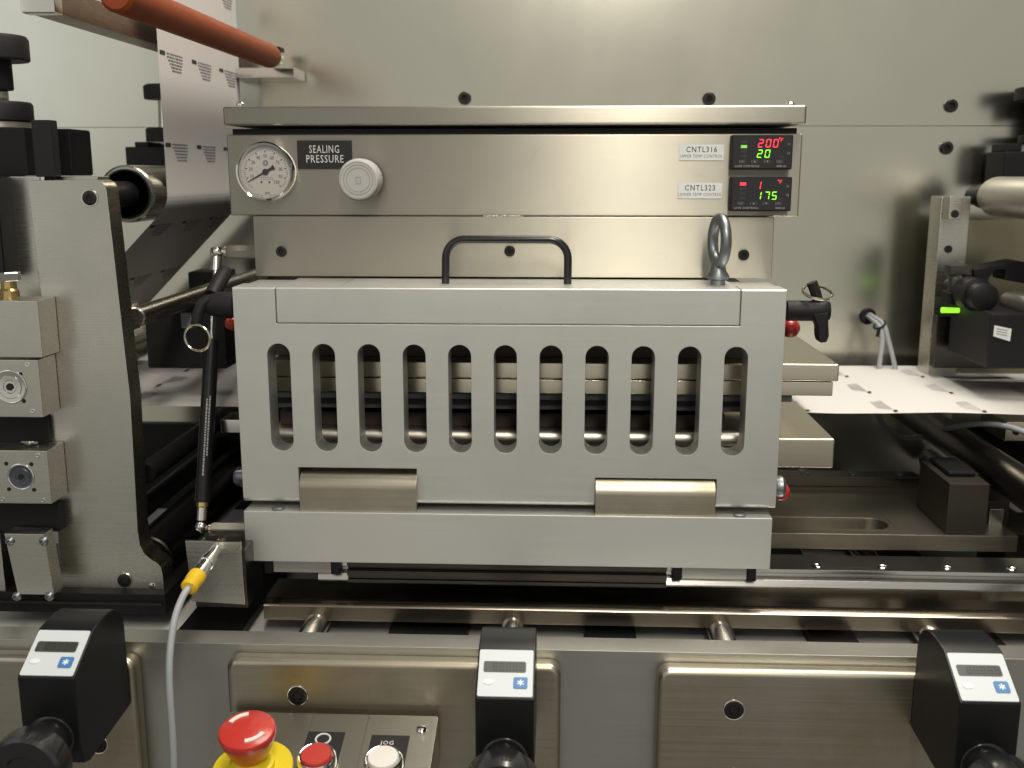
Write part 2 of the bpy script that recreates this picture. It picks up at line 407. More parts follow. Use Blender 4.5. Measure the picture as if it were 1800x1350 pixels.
needle_poly([(gr*.70,-gr*.008),(gr*.70,gr*.008),(0,gr*.03),(0,-gr*.03)])
needle_poly([(0,-gr*.045),(0,gr*.045),(-gr*.2,gr*.04),(-gr*.34,gr*.085),(-gr*.34,-gr*.085),(-gr*.2,-gr*.04)])
nd.lathe((gc.x, gc.y-.0052, gc.z), (0,-1,0), [(gr*.10,0), (gr*.10,.0012), (gr*.05,.0018), (0,.0018)], 20)
nd.build('needle', M['plastic_matt'], ga)
MB().lathe(gc, (0,-1,0), [(gr*.875,.0076), (gr*.875,.0082)], 48).build('lens', M['glass'], ga)
# name plate
a, b = P(522, 247, EY), P(620, 297, EY)
npl = MB().box(a.x, b.x, EY-.0012, EY-.0001, b.z, a.z).build('name_plate', M['plate_black'], cb, bev=.0002)
for s, px, py, sx_ in (('SEALING', 570.5, 263, .67), ('PRESSURE', 571.5, 280, .74)):
    q = P(px, py, EY); text('plate_text', s, M['engrave'], npl, (q.x, EY-.0013, q.z), SZ(18.5, EY), sx=sx_, space=1.14)
# regulator knob
kc = P(629.5, 316, EY-.026); kr = SZ(36.5, EY-.026)
kb = MB().lathe((kc.x, EY, kc.z), (0,-1,0), [(kr*.82,0), (kr*.82,.004), (kr*.97,.005), (kr*1.0,.010), (kr*1.0,.021), (kr*.985,.0238), (kr*.93,.0256), (kr*.85,.0262), (kr*.84,.0257), (0,.0257)], 48).build('regulator_knob', M['knob'], cb)
ky = EY-.0258
rg = MB()
for q in (.70, .56): rg.torus((kc.x, ky, kc.z), (0,1,0), kr*q, kr*.014, 40, 6)
e = kr*.12
for x0, x1, z0, z1 in ((-e,-e*.75,-e*1.5,e*1.2), (e*.75,e,-e*1.5,e*1.2), (-e*.75,e*.75,e*.95,e*1.2), (-e*.75,e*.75,-e*1.5,-e*1.25)):
    rg.box(kc.x+x0, kc.x+x1, ky-.0002, ky+.0003, kc.z+z0, kc.z+z1)
rg.build('knob_groove', M['knob_line'], kb)
# white tags
for l1, l2, x0, y0, x1, y1 in (('CNTL316','UPPER TEMP CONTROL',1194,254,1272,282), ('CNTL323','LOWER TEMP CONTROL',1191.5,321.5,1269,349)):
    a, b = P(x0, y0, EY), P(x1, y1, EY); cx = (a.x+b.x)/2; h = a.z-b.z
    tg = MB().box(a.x, b.x, EY-.0006, EY-.0001, b.z, a.z).build('white_tag', M['white'], cb, bev=.0001)
    text('tag_text', l1, M['ink'], tg, (cx, EY-.0007, a.z-h*.33), h*.50, space=1.18, sx=.86, bold=.00002)
    text('tag_text', l2, M['ink_grey'], tg, (cx, EY-.0007, a.z-h*.74), h*.27, space=1.12, sx=.86)
# temperature controllers
SEG = {'0':'abcdef','1':'bc','2':'abdeg','5':'acdfg','7':'abc','F':'aefg'}
def digit(mb, ch, x, z, w, h, y, sl=.13, t=.16):
    T = w*t*1.15; g = T*.25
    def q(pts): mb.poly([(x+px+(pz)*sl, y, z+pz) for px, pz in pts])
    H = h/2
    segs = {'a':[(g,h),(w-g,h),(w-g-T,h-T),(g+T,h-T)],
            'd':[(g,0),(g+T,T),(w-g-T,T),(w-g,0)],
            'g':[(g+T*.5,H+T/2),(w-g-T*.5,H+T/2),(w-g-T*.2,H),(w-g-T*.5,H-T/2),(g+T*.5,H-T/2),(g+T*.2,H)],
            'f':[(0,h-g),(T,h-g-T),(T,H+g+T*.4),(0,H+g)],
            'e':[(0,g),(0,H-g),(T,H-g-T*.4),(T,g+T)],
            'b':[(w,h-g),(w,H+g),(w-T,H+g+T*.4),(w-T,h-g-T)],
            'c':[(w,g),(w-T,g+T),(w-T,H-g-T*.4),(w,H-g)]}
    for s in SEG[ch]: q(segs[s])
def controller(x0, y0, x1, y1, pv, sv, unit, red_lamp):
    yf = EY-.0105
    a, b = P(x0, y0, yf), P(x1, y1, yf); Wd = b.x-a.x; H = a.z-b.z
    def at(u, v): return (a.x+u*Wd, a.z-v*H)
    c = MB().box(a.x, b.x, yf, EY-.0001, b.z, a.z).build('temperature_controller', M['plastic_matt'], cb, bev=.0009)
    MB().prism(rrect(a.x+.0011, b.x-.0011, b.z+.0011, a.z-.0011, .0008, 3), 'Y', yf-.0004, yf+.0002).build('fascia', M['gloss'], c)
    y = yf-.0006
    dg, sg = MB(), MB(); w = Wd*.082; h = H*.235
    for ch, u in pv:
        X, Z = at(u, .36); digit(dg, ch, X, Z, w, h, y)
    X, Z = at(unit, .20); digit(dg, 'F', X+.0008, Z, w*.42, h*.46, y); dg.torus((X, y, Z+h*.42), (0,1,0), w*.1, w*.04, 10, 4)
    dg.build('red_readout', M['red_led'], c)
    for ch, u in sv:
        X, Z = at(u, .66); digit(sg, ch, X, Z, w, h, y)
    sg.build('green_readout', M['green_led'], c)
    on = MB()
    for k in range(4):
        X, Z = at(.145, .16+k*.135)
        if k == (0 if red_lamp else 1): on.box(X, X+Wd*.10, y, y+.0003, Z-H*.085, Z)
        else: MB().box(X, X+Wd*.10, y, y+.0003, Z-H*.085, Z).build('unlit_lamp', M['off'], c)
    X, Z = at(.78, .60); MB().box(X, X+Wd*.08, y, y+.0003, Z-H*.06, Z).build('unlit_lamp', M['off'], c)
    on.build('lit_lamp', M['red_glow'] if red_lamp else M['dim_green_led'], c)
    for k in range(4):
        X, Z = at(.115+k*.205, .71); bw, bh = Wd*.125, H*.12
        bt = MB().prism(rrect(X, X+bw, Z-bh, Z, bh*.25, 3), 'Y', y-.0002, y+.0003)
        btn = bt.build('key', M['off'], c)
        ic = MB()
        cx, cz = X+bw/2, Z-bh/2
        if k == 1: ic.prism([(cx-bh*.25,cz-bh*.2),(cx+bh*.25,cz-bh*.2),(cx,cz+bh*.25)], 'Y', y-.0004, y)
        elif k == 2: ic.prism([(cx-bh*.25,cz+bh*.2),(cx+bh*.25,cz+bh*.2),(cx,cz-bh*.25)], 'Y', y-.0004, y)
        else:
            for dz in (-.15, .15): ic.box(cx-bw*.25, cx+bw*.25, y-.0004, y, cz+dz*bh-.00012, cz+dz*bh+.00012)
        ic.box(X+bw*.08, X+bw*.11, y-.0004, y, Z-bh*.8, Z-bh*.2)
        ic.build('key_symbol', M['ink_faint'], c)
    X, Z = at(.26, .905); text('maker_print', 'LOVE CONTROLS', M['ink_faint'], c, (X, y, Z), H*.085, sx=.98, space=1.1, bold=.00003)
    X, Z = at(.82, .905); text('maker_print', 'SERIES 32A', M['ink_faint'], c, (X, y, Z), H*.075, sx=.8, bold=.00003)
    for v, s in ((.27,'S1'), (.53,'S2')):
        X, Z = at(.93, v); text('index_print', s, M['ink_faint'], c, (X, y, Z), H*.09)
controller(1287.5, 237, 1392, 298, [('2',.42),('0',.545),('0',.665)], [('2',.41),('0',.535)], .775, False)
controller(1285.5, 311, 1390, 371.5, [('1',.40)], [('1',.41),('7',.545),('5',.665)], .775, True)

# ------------------------------------------------------------------ SLOTTED COVER
CT, CB_ = -.0851, -.2547            # top and bottom
cx0, cx1 = -.2455, .1695
cv = thing('slotted_cover', 'grey aluminium sealing head cover with eleven tall rounded slots and black handle', 'machine cover', (-.038, 0, CB_))
CTH = .024
prof = [(0, CB_+.0045)]
for i in range(1, 7):
    t = R(180+90*i/6); prof.append((.0045+.0045*math.cos(t), CB_+.0045+.0045*math.sin(t)))
prof += [(CTH, CB_), (CTH, CT-.0036), (.072, CT-.0036), (.072, CT-.0016), (.028, CT-.0016), (.028, CT)]
for i in range(0, 5):
    t = R(90+90*i/4); prof.append((.0014+.0014*math.cos(t), CT-.0014+.0014*math.sin(t)))
body = MB().prism(prof, 'X', cx0, cx1).build('cover_body', M['cover'], cv)
ck = MB()
capx0, capx1, capz = PX(485,540,0), PX(1302,540,0), PZ(893,570.5,0)
ck.box(capx0-.0003, capx1+.0003, -.01, .1, capz-.0003, CT+.02)
slot_px = [492, 567.5, 646.5, 726.5, 807, 888, 968.5, 1050.5, 1132, 1214.5, 1297]
sz1, sz0 = PZ(893, 607, 0), PZ(893, 797, 0)
sr = .0087
slot_x = []
xa, xb = PX(493,700,0), PX(1291,706,0)
for i in range(11):
    x = xa+(xb-xa)*i/10; slot_x.append(x)
    pr = []
    for cz, a0 in ((sz1-sr, 0), (sz0+sr, 180)):
        for k in range(13):
            t = R(a0+180*k/12); pr.append((x+sr*math.cos(t), cz+sr*math.sin(t)))
    ck.prism(pr, 'Y', -.01, CTH+.01)
hinges = ((527, 732, 826, 900), (1047, 1258, 838, 910))
for x0, x1, y0, y1 in hinges:
    ck.box(PX(x0,860,0)-.0004, PX(x1,860,0)+.0004, -.02, .06, PZ(900,y0,0), CB_-.05)
cut(body, ck); soften(body, .0004)
cap = MB().box(capx0, capx1, .0001, .072, capz, CT).build('cap_plate', M['cover'], cv, bev=.0011, seg=3)
cut(cap, MB().box(capx0-.01, capx1+.01, CTH+.0005, .2, capz-.01, CT-.006)); soften(cap, .0002)
hd = MB()
hy = .034
h0, h1, ht = P(783,494,hy), P(999,495,hy), P(890,421,hy)
br = SZ(33, hy); pts = [(h0.x, hy, CT-.001)]
hx0, hx1 = h0.x+.0005, h1.x-.0005
for i in range(9):
    t = R(180-90*i/8); pts.append((hx0+br+br*math.cos(t), hy, ht.z-br+br*math.sin(t)))
for i in range(9):
    t = R(90-90*i/8); pts.append((hx1-br+br*math.cos(t), hy, ht.z-br+br*math.sin(t)))
pts.append((hx1, hy, CT-.001))
hd.tube(pts, .0031, 16).build('pull_handle', M['gloss'], cv)
# eye bolt
ey = .036
eb = P(1262, 488, ey)
eo = MB().lathe((eb.x, ey, CT), (0,0,1), [(.0058,0), (.0058,.0035), (.0085,.0045), (.0088,.0065), (.0062,.0105), (.005,.017)], 24).build('eye_bolt', M['iron'], cv)
ec = P(1262, 424, ey)
MB().torus((eb.x, ey, ec.z), (math.cos(R(11)), math.sin(R(11)), 0), .0150, .0042, 44, 14, stretch=1.16).build('lifting_eye', M['iron'], eo)
# hinge blocks belong to the base bar below
BY = -.010
bz1, bz0 = -.2587, -.2998
bb = thing('base_bar', 'long grey aluminium bar under the slotted cover with two steel hinge blocks', 'machine bar', (-.038, BY, bz0))
MB().box(-.2428, .1655, BY, .11, bz0, bz1).build('bar_body', M['cover_bar'], bb, bev=.0007)
for x0, x1, y0, y1 in hinges:
    X0, X1 = PX(x0,860,-.006), PX(x1,860,-.006); zt = PZ((x0+x1)/2, y0+5, 0); zb = bz1+.0001
    pr = [(-.0075, zb)]
    for i in range(7):
        t = R(180-90*i/6); pr.append((-.0075+.011+.011*math.cos(t), zt-.011+.011*math.sin(t)))
    pr += [(.03, zt), (.03, zb)]
    MB().prism(pr, 'X', X0, X1).build('hinge_block', M['panel'], bb, bev=.0002)
for px, py in ((488,889.5), (1300,908)):
    q = P(px, py, -.0045)
    MB().lathe((q.x, -.004, bz1), (0,0,1), [(.0048,-.001), (.0048,.0012), (.0038,.0018), (0,.0018)], 20).build('bar_screw', M['iron'], bb)

# ------------------------------------------------------------------ PLATENS behind the slots
ux1 = PX(1475, 660, .052)
up = thing('upper_platen', 'upper heating platen, polished steel bar ending right of the cover above the paper', 'platen', (0, .052, PZ(1400,695,.052)))
uz1, uz0 = PZ(1400,640,.052), PZ(1400,696,.052); um = uz0+(uz1-uz0)*.45
ul = cx0+.012
MB().box(ul, ux1, .052, .37, um+.0002, uz1).build('platen_body', M['platen'], up, bev=.0016, seg=3)
MB().box(ul, ux1-.004, .0525, .37, uz0, um-.0002).build('heater_plate', M['platen'], up, bev=.0008)
MB().box(ul, PX(1392,700,.056), .056, .36, PZ(1000,703,.056), uz0-.0001).build('seal_pad', M['slate'], up)
MB().box(ul, .150, .058, .36, PZ(1000,712,.058), PZ(1000,703.4,.056)).build('black_pad', M['anod'], up)
MB().box(ul, .150, .060, .36, PZ(1000,720,.060), PZ(1000,712.4,.058)).build('rubber_sheet', M['slate'], up)
MB().box(cx0+.004, cx1-.004, .0735, .36, uz1+.0002, CT-.012).build('cross_head', M['crosshead'], up)
lx1_ = PX(1467, 800, .045)
lz1, lz0 = PZ(1400,771,.045), PZ(1400,823,.045)
lo = thing('lower_platen', 'lower steel platen bar jutting out right of the cover under the paper', 'platen', (0, .045, lz0))
MB().box(ul-.004, lx1_, .045, .36, lz0, lz1).build('platen_body', M['platen'], lo, bev=.0018, seg=3)
MB().box(ul, PX(1396,760,.076), .1405, .30, lz1+.0001, PZ(1400,753,.06)).build('heater_plate', M['platen'], lo, bev=.0006)
jz = PZ(1000, 770, .05)
MB().lathe((ul, .0515, jz), (1,0,0), [(.0074,0), (.0074,.150-ul)], 40).build('round_jaw', M['jaw'], lo)
MB().box(ul, .140, .0745, .140, lz1+.0002, PZ(1000,727.5,.0745)).build('seal_bar', M['brown'], lo)
# ------------------------------------------------------------------ PAPER WEB
NY, FY = .147, .380
PZW = -.2113
XW = PX(275, 50, NY)
r1 = .0245
c1 = Vector((XW-r1, PZ(283, 340, NY)))
path = [(XW, .40), (XW, .2), (XW, .08), (XW, c1.y+.005)]
for i in range(0, 17):
    t = R(0-45*i/16); path.append((c1.x+r1*math.cos(t), c1.y+r1*math.sin(t)))
r2 = .018; tp = Vector(path[-1]); cz2 = PZW+r2
s_len = (tp.y-.7071*r2-cz2)/.7071
c2 = Vector((tp.x-.7071*s_len+.7071*r2, cz2))
for i in range(0, 9):
    t = R(135+135*i/8); path.append((c2.x+r2*math.cos(t), c2.y+r2*math.sin(t)))
xe = .62
for i in range(1, 25): path.append((c2.x+(xe-c2.x)*i/24, PZW-.0006*math.sin(i*1.3)*(i > 12)))
cum = [0]
for i in range(1, len(path)): cum.append(cum[-1]+math.dist(path[i], path[i-1]))
def web_pt(s, t, lift=0.0):
    s = max(0, min(cum[-1]-1e-6, s)); i = max(k for k in range(len(cum)-1) if cum[k] <= s)
    u = (s-cum[i])/(cum[i+1]-cum[i]); x = path[i][0]+(path[i+1][0]-path[i][0])*u; z = path[i][1]+(path[i+1][1]-path[i][1])*u
    dx, dz = path[i+1][0]-path[i][0], path[i+1][1]-path[i][1]; l = math.hypot(dx, dz)
    return Vector((x-dz/l*lift, t, z+dx/l*lift))
wm = MB(); nt_ = 8
V = []; Fc = []
for x, z in path:
    for k in range(nt_+1):
        y = NY+(FY-NY)*k/nt_; V.append((x, y, z+(.0005*math.sin(k*2.1+x*40) if x > -.2 and abs(z-PZW) < .01 else 0)))
for i in range(len(path)-1):
    for k in range(nt_): Fc.append((i*(nt_+1)+k, i*(nt_+1)+k+1, (i+1)*(nt_+1)+k+1, (i+1)*(nt_+1)+k))
wm.add(V, Fc)
web = wm.build('paper_web', M['paper'], ang=80)
tag(web, 'wide white printed paper web hanging at the left and running out to the right', 'paper web')
sp = .0785
s0 = cum[2]+(.08-PZ(280, 86, NY))-sp*4
for row in range(-2, 30):
    for c_ in range(3):
        s = s0+row*sp; t = NY+.0035+c_*.081
        if s < 0 or s > cum[-1]-.03: continue
        mx_, mz_ = web_pt(s, t).x, web_pt(s, t).z
        if mx_ < -.5 or (abs(mz_-PZW) < .01 and (-.33 < mx_ < .17)) or mx_ > .47 or mz_ > .28: continue
        LF = .0009 if abs(mz_-PZW) < .01 else .0003
        m = MB()
        def q(sa, sb, ta, tb): m.poly([web_pt(s+sa, t+ta, LF), web_pt(s+sb, t+ta, LF), web_pt(s+sb, t+tb, LF), web_pt(s+sa, t+tb, LF)])
        flat_ = abs(mz_-PZW) < .01 and mx_ > -.3; sg_ = -.75 if flat_ else 1
        q(0, .0034, 0, .006 if flat_ else .0125)
        m.build('print_mark', M['ink'], web)
        m = MB()
        for ln in range(6):
            ta = (.0075 if flat_ else .0165) + (0 if ln < 2 else (.0012 if flat_ else .0028)*(ln-1)); tb = (.044 if flat_ else .056)-(0 if ln < 2 else .0012*(ln-1))
            while ta < tb:
                wd = random.uniform(.0016, .0062)
                q(sg_*(.0004+ln*.0028), sg_*(.0004+ln*.0028)+(.0008 if flat_ else .0012), ta, min(tb, ta+wd)); ta += wd+.0009
        m.build('print_block', M['ink_faint'] if flat_ else M['ink_grey'], web)

# ------------------------------------------------------------------ ROLLERS, left
def roller(name, label, cat, c, r, y0, y1, m, hub=None, hubm=None, taper=None, group=None):
    t = thing(name, label, cat, (c[0], y0, c[1]), group)
    MB().lathe((c[0], y0, c[1]), (0,1,0), [(r*.94,0), (r,.0015), (r, y1-y0-.0015), (r*.94, y1-y0)], 40).build('roller_shell', m, t)
    return t
t = roller('web_roller', 'steel idler roller with black end cap under the hanging paper', 'roller', (c1.x, c1.y), r1, .118, .395, M['shaft'])
MB().lathe((c1.x, .118, c1.y), (0,-1,0), [(r1*.86,0), (r1*.86,.001), (r1*.80,.001), (r1*.78,-.0005), (r1*.45,-.0002), (r1*.45,.096)], 36).build('end_cap', M['anod'], t)
t = roller('web_roller', 'steel turning roller hidden behind the left side frame', 'roller', (c2.x, c2.y), r2, .118, .395, M['shaft'])
q = P(258, 987, .03)
t = roller('drive_roller', 'large dark steel roller behind the foot of the left side frame', 'roller', (q.x, q.z), SZ(50,.03), .03, .40, M['dark_metal'])
MB().lathe((q.x, .03, q.z), (0,-1,0), [(.017,0), (.017,.006), (.012,.0065), (.012,.01)], 28).build('end_cap', M['anod'], t)
q = P(237, 558, .035)
t = thing('guide_shaft', 'bare turned steel shaft poking out beside the left side frame', 'shaft', (q.x, .035, q.z))
MB().lathe((q.x, .035, q.z), (0,1,0), [(.0070,0), (.0082,.0012), (.0082,.36)], 32).build('shaft_rod', M['shaft'], t)
MB().box(q.x-.03, q.x-.006, .04, .06, q.z-.012, q.z+.010).build('shaft_clamp', M['frame'], t, bev=.0008)
# orange roller with its arm
orr = .0120
oc = Vector((-.301, .36, (P(333,30,.092).z+P(470,104,.331).z)/2))
t = thing('orange_roller', 'orange rubber covered roller at top left touching the hanging paper', 'roller', (oc.x, .3, oc.z))
MB().lathe((oc.x, -.044, oc.z), (0,1,0), [(orr*.8,0), (orr,.003), (orr,.385), (orr*.93,.39)], 40).build('roller_shell', M['orange'], t)
MB().lathe((oc.x, .346, oc.z), (0,1,0), [(.0092,0), (.0085,.012), (.0062,.013), (.0062,.03)], 28).build('shaft_end', M['bright'], t)
MB().box(oc.x-.007, oc.x+.006, .362, .380, oc.z+.0075, oc.z+.012).build('shaft_clip', M['anod'], t, bev=.0005)
ar = P(517, 140, .40)
t = thing('roller_support', 'bronze coloured support bar under the orange roller at top left', 'support', (-.3, .4, ar.z))
ax1 = XW-.010; AY = -.02; ax0 = ax1-(PX(125,20,AY)-PX(70,20,AY)); az = PZ(120, 21, AY)
MB().box(ax0, ax1, AY+.0135, WY-.002, az, az+.020).build('arm_bar', M['arm'], t, bev=.0012)
MB().box(ax0-.001, ax1+.001, AY, AY+.013, az-.0005, az+.020).build('end_block', M['bright'], t, bev=.0012)
MB().box(ax1+.0005, PX(518,130,.37), .368, WY-.003, PZ(500,137,.368), PZ(500,119,.368)).build('bearing_block', M['bright'], t, bev=.0008)
MB().cyl((ax1-.012, .34, az-.001), (ax1-.012, .34, az+.012), .004).build('clamp_screw', M['anod'], t)

# ------------------------------------------------------------------ LEFT SIDE FRAME
FYf = 0.0
sf = thing('side_frame', 'tall ground steel side frame plate on the left with a hooked foot', 'machine frame', (PX(200,1040,FYf), FYf, PZ(200,1040,FYf)))
out = [(48,322),(52,317),(172,316),(181,321),(187,332),(229,700),(242,930),(246,958),(254,974),(266,984),(277,990),(283,998),(286,1010),(288,1038),(108,1042),(100,925),(109,922),(115,914),(113,905),(104,900),(97,896),(86,700),(76,560)]
fo = [(P(x,y,FYf).x, P(x,y,FYf).z) for x, y in out]
MB().prism(fo, 'Y', FYf, FYf+.022).build('frame_plate', M['frame'], sf, bev=.0008)
a, b = P(13,310,.03), P(180,330,.03)
MB().box(a.x, b.x, .0225, .045, PZ(60,900,.03), a.z).build('rear_plate', M['frame'], sf, bev=.0008)
for px, py, r_ in ((158,348,13), (219,1020,13)):
    c = P(px, py, FYf)
    MB().torus(c, (0,1,0), SZ(r_+1,FYf), .0007, 28, 6).build('counterbore', M['bright'], sf)
    socket_screw(sf, c, SZ(r_,FYf), .0012)
c = P(268,1036.5-1,FYf); c = P(267,1037,FYf)
c = P(268,1034,FYf); c.z += .001
MB().lathe(P(267.5,1030,FYf), (0,-1,0), [(.0026,-.001),(.0026,.0004),(.0018,.0007),(0,.0007)], 20).build('dowel_pin', M['bright'], sf)
MB().box(PX(-40,1050,-.01), PX(292,1050,-.01), -.012, .1, PZ(150,1078,-.012), PZ(150,1043,-.012)).build('foot_rail', M['anod'], sf, bev=.0008)
MB().box(PX(-40,1050,-.012), PX(285,1050,-.012), -.0135, -.0122, PZ(150,1062,-.0125), PZ(150,1057,-.0125)).build('foot_lip', M['dark_metal'], sf)
# clamp blocks stacked on its left
BYF = -.028
def clamp_block(label, x0, y0, x1, y1, bore=None):
    a, b = P(x0, y0, BYF), P(x1, y1, BYF)
    t = thing('clamp_block', label, 'clamp block', ((a.x+b.x)/2, BYF, b.z), 'steel clamp blocks on the left frame')
    MB().box(a.x, b.x, BYF, -.0005, b.z, a.z).build('block_body', M['frame'], t, bev=.0007)
    if bore:
        c = P(bore[0], bore[1], BYF); r_ = SZ(bore[2], BYF)
        MB().torus((c.x, BYF, c.z), (0,1,0), r_, .0009, 36, 8).build('bore_rim', M['bright'], t)
        hub = MB().lathe((c.x, BYF-.0002, c.z), (0,-1,0), [(r_,0), (r_*.97,.0004), (r_*.75,.0002), (r_*.7,.0008), (r_*.42,.0007), (r_*.38,.0002), (0,.0002)], 36).build('bore_disc', M['gunmetal'] if bore[3] else M['bright'], t)
        MB().lathe((c.x, BYF-.0009, c.z), (0,-1,0), [(r_*.24,0), (r_*.24,.0003)], 6).build('hex_socket', M['hole'], hub)
        for dx, dz in bore[4]:
            q = P(dx, dz, BYF); MB().lathe((q.x, BYF, q.z), (0,-1,0), [(.0016,-.0002),(.0016,.0003)], 14).build('tapped_hole', M['hole'], t)
        for dx, dz in bore[5]:
            q = P(dx, dz, BYF); MB().lathe((q.x, BYF, q.z), (0,-1,0), [(.0019,-.0002),(.0019,.0004),(.0008,.0005),(0,.0002)], 14).build('pin', M['bright'], t)
    return t
clamp_block('plain steel clamp block under the brass fitting', -40, 528, 75, 629)
clamp_block('steel clamp block with a bright round bore under the plain block', -40, 632, 76, 734, (18,680,30,False,[(36,658),(42,705)],[(48,641),(57,723)]))
clamp_block('steel clamp block with a dark round disc at its middle', -40, 791, 91, 886, (37,838,24,True,[(11,815),(55,816),(16,860),(60,861)],[(66,801),(75,880),(4,878)]))
MB_ = MB
t = thing('clamp_plate', 'thin steel plate with four button screws at lower left of the side frame', 'plate', (PX(60,1045,-.03), -.03, PZ(60,1045,-.03)))
a, b = P(7, 938, -.03), P(95, 1046, -.03)
MB().prism([(a.x, a.z), (b.x-.0035, a.z), (b.x, b.z), (a.x+.006, b.z)], 'Y', -.03, -.0145).build('plate_body', M['frame'], t, bev=.0006)
for px, py in ((18,951),(77,951),(30,1048),(87,1048)):
    c = P(px, py, -.03); r_ = SZ(9,-.03)
    h = MB().lathe((c.x,-.03,c.z), (0,-1,0), [(r_,-.0002), (r_*.95,.001), (r_*.7,.0022), (r_*.4,.0027), (r_*.4,.0012), (0,.0012)], 24).build('button_screw', M['iron'], t)
t = thing('slide_rail', 'black slide rail under the clamp plate left of the side frame', 'rail', (PX(0,900,-.01), -.01, PZ(0,930,-.01)))
MB().box(PX(-40,900,-.01), PX(104,900,-.01), -.012, .02, PZ(40,934,-.012), PZ(40,886,-.012)).build('rail_body', M['anod'], t, bev=.0008)
MB().box(PX(-40,750,-.005), PX(84,750,-.005), -.006, .02, PZ(40,792,-.006), PZ(40,733,-.006)).build('rail_cover', M['anod'], t, bev=.0008)
MB().torus(P(52,778,-.012), (0,.35,1), .0062, .0009, 30, 8).build('retaining_ring', M['bright'], t)
MB().box(PX(-40,1000,-.005), PX(12,1000,-.005), -.01, .02, PZ(20,1045,-.01), PZ(20,936,-.01)).build('rail_end', M['frame'], t, bev=.0006)
# brass fitting
c = P(18, 526, -.012)
t = thing('hose_fitting', 'brass hose fitting with silver hexagon nut at the left edge', 'fitting', (c.x, -.012, c.z))
MB().lathe(c, (0,0,1), [(.0068,0), (.0068,SZ(16,-.01)), (.0055,SZ(20,-.01)), (.0055,SZ(34,-.01))], 28).build('brass_body', M['brass'], t)
MB().lathe((c.x,c.y,c.z+SZ(34,-.01)), (0,0,1), [(.0088,0), (.0092,.0006), (.0092,.0058), (.0086,.0064)], 6).build('hex_nut', M['bright'], t)
# black adjuster column at top left
KY = .07
t = thing('adjuster_column', 'black adjuster column with stacked round knobs at the left edge', 'adjuster', (PX(0,480,KY), KY, PZ(0,480,KY)))
def disc(px, y0, y1, r_, nm, m=M['plastic_matt'], Y=KY):
    c = P(px, y1, Y); h = SZ(y1-y0, Y); R_ = SZ(r_, Y)
    return MB().lathe(c, (0,0,1), [(R_*.97,0), (R_,h*.06), (R_,h*.86), (R_*.95,h)], 40).build(nm, m, t)
disc(-15, 66, 107, 62, 'top_knob'); disc(-15, 107, 158, 36, 'knob_stem'); disc(-6, 181, 214, 61, 'lower_knob'); disc(-2, 214, 226, 52, 'steel_collar', M['white_roller']); disc(-10, 158, 181, 24, 'spindle', M['bright'])
MB().box(PX(-60,270,KY), PX(68,270,KY), KY-.02, KY+.03, PZ(0,309,KY), PZ(0,226,KY)).build('column_head', M['anod'], t, bev=.001)
MB().box(PX(70,270,.10), PX(126,270,.10), .10, .14, PZ(100,309,.10), PZ(100,226,.10)).build('column_rear_block', M['anod'], t, bev=.002)
MB().box(PX(-60,400,.02), PX(24,400,.02), .0, .05, PZ(0,486,.02), PZ(0,309,.02)).build('column_tube', M['plastic'], t, bev=.002)
t = thing('stop_bar', 'upright dark square bar on top of the left side frame', 'bar', (PX(80,316,.02), .02, PZ(80,316,.02)))
MB().box(PX(62,260,.012), PX(96,260,.012), .008, .02, PZ(80,311,.012), PZ(80,211,.012)).build('square_bar', M['plastic_matt'], t, bev=.001)
MB().cyl(P(76,317,.015), P(76,305,.015), .0026).build('chrome_pin', M['chrome'], t)
MB().cyl(P(89,318,.015), P(89,305,.015), .0030).build('black_pin', M['anod'], t)
# small black clamp behind the paper
t = thing('web_clamp', 'small black stacked clamp on the back wall half behind the paper', 'clamp', (PX(260,300,.38), .38, PZ(260,300,.38)))
KK = .37
MB().box(PX(221,280,KK), PX(330,280,KK), KK, WY-.002, PZ(250,302,KK), PZ(250,258,KK)).build('clamp_base', M['anod'], t, bev=.001)
MB().box(PX(235,280,KK), PX(260,280,KK), KK+.005, WY-.006, PZ(250,258,KK), PZ(250,249,KK)).build('clamp_pad', M['anod'], t, bev=.001)
c = P(295, 249, KK+.01); MB().lathe(c, (0,0,1), [(SZ(36,KK),0), (SZ(36,KK),.013), (SZ(33,KK),.0145)], 32).build('clamp_knob', M['plastic_matt'], t)
c = P(290, 175, KK+.01); MB().lathe(c, (0,0,1), [(SZ(34,KK),0), (SZ(35,KK),.002), (SZ(35,KK),.0135), (SZ(31,KK),.0155)], 32).build('top_knob', M['plastic_matt'], t)
MB().cyl(P(292,249,KK+.01), P(290,175,KK+.01), SZ(12,KK)).build('spindle', M['bright'], t)

# ------------------------------------------------------------------ GAS SPRING, left of the cover
b0, b1 = P(354, 926, .012), P(381, 443, .078)
ax = (b1-b0).normalized()
gs = thing('gas_spring', 'slim black gas spring with silver ball joints left of the slotted cover', 'gas spring', b0)
Ls = (b1-b0).length
def on(px, py):
    k = (926-py)/(926-443); return b0+(b1-b0)*k
MB().cyl(on(0,884), on(0,600), SZ(14.5,.03), SZ(13,.05)).build('cylinder_tube', M['plastic'], gs)
MB().cyl(on(0,604), on(0,470), .0021).build('piston_rod', M['bright'], gs)
MB().lathe(on(0,893), ax, [(SZ(9,.02),0), (SZ(11,.02),.001), (SZ(11,.02),.0045)], 24).build('brass_collar', M['brass'], gs)
MB().cyl(on(0,915), on(0,893), SZ(9,.02)).build('lower_socket', M['bright'], gs)
MB().cyl(on(0,477), on(0,453), SZ(9.5,.07)).build('upper_socket', M['bright'], gs)
MB().sphere(b0, SZ(11.5,.012)).build('ball_joint', M['bright'], gs)
MB().sphere(b1, SZ(11.5,.078)).build('ball_joint', M['bright'], gs)
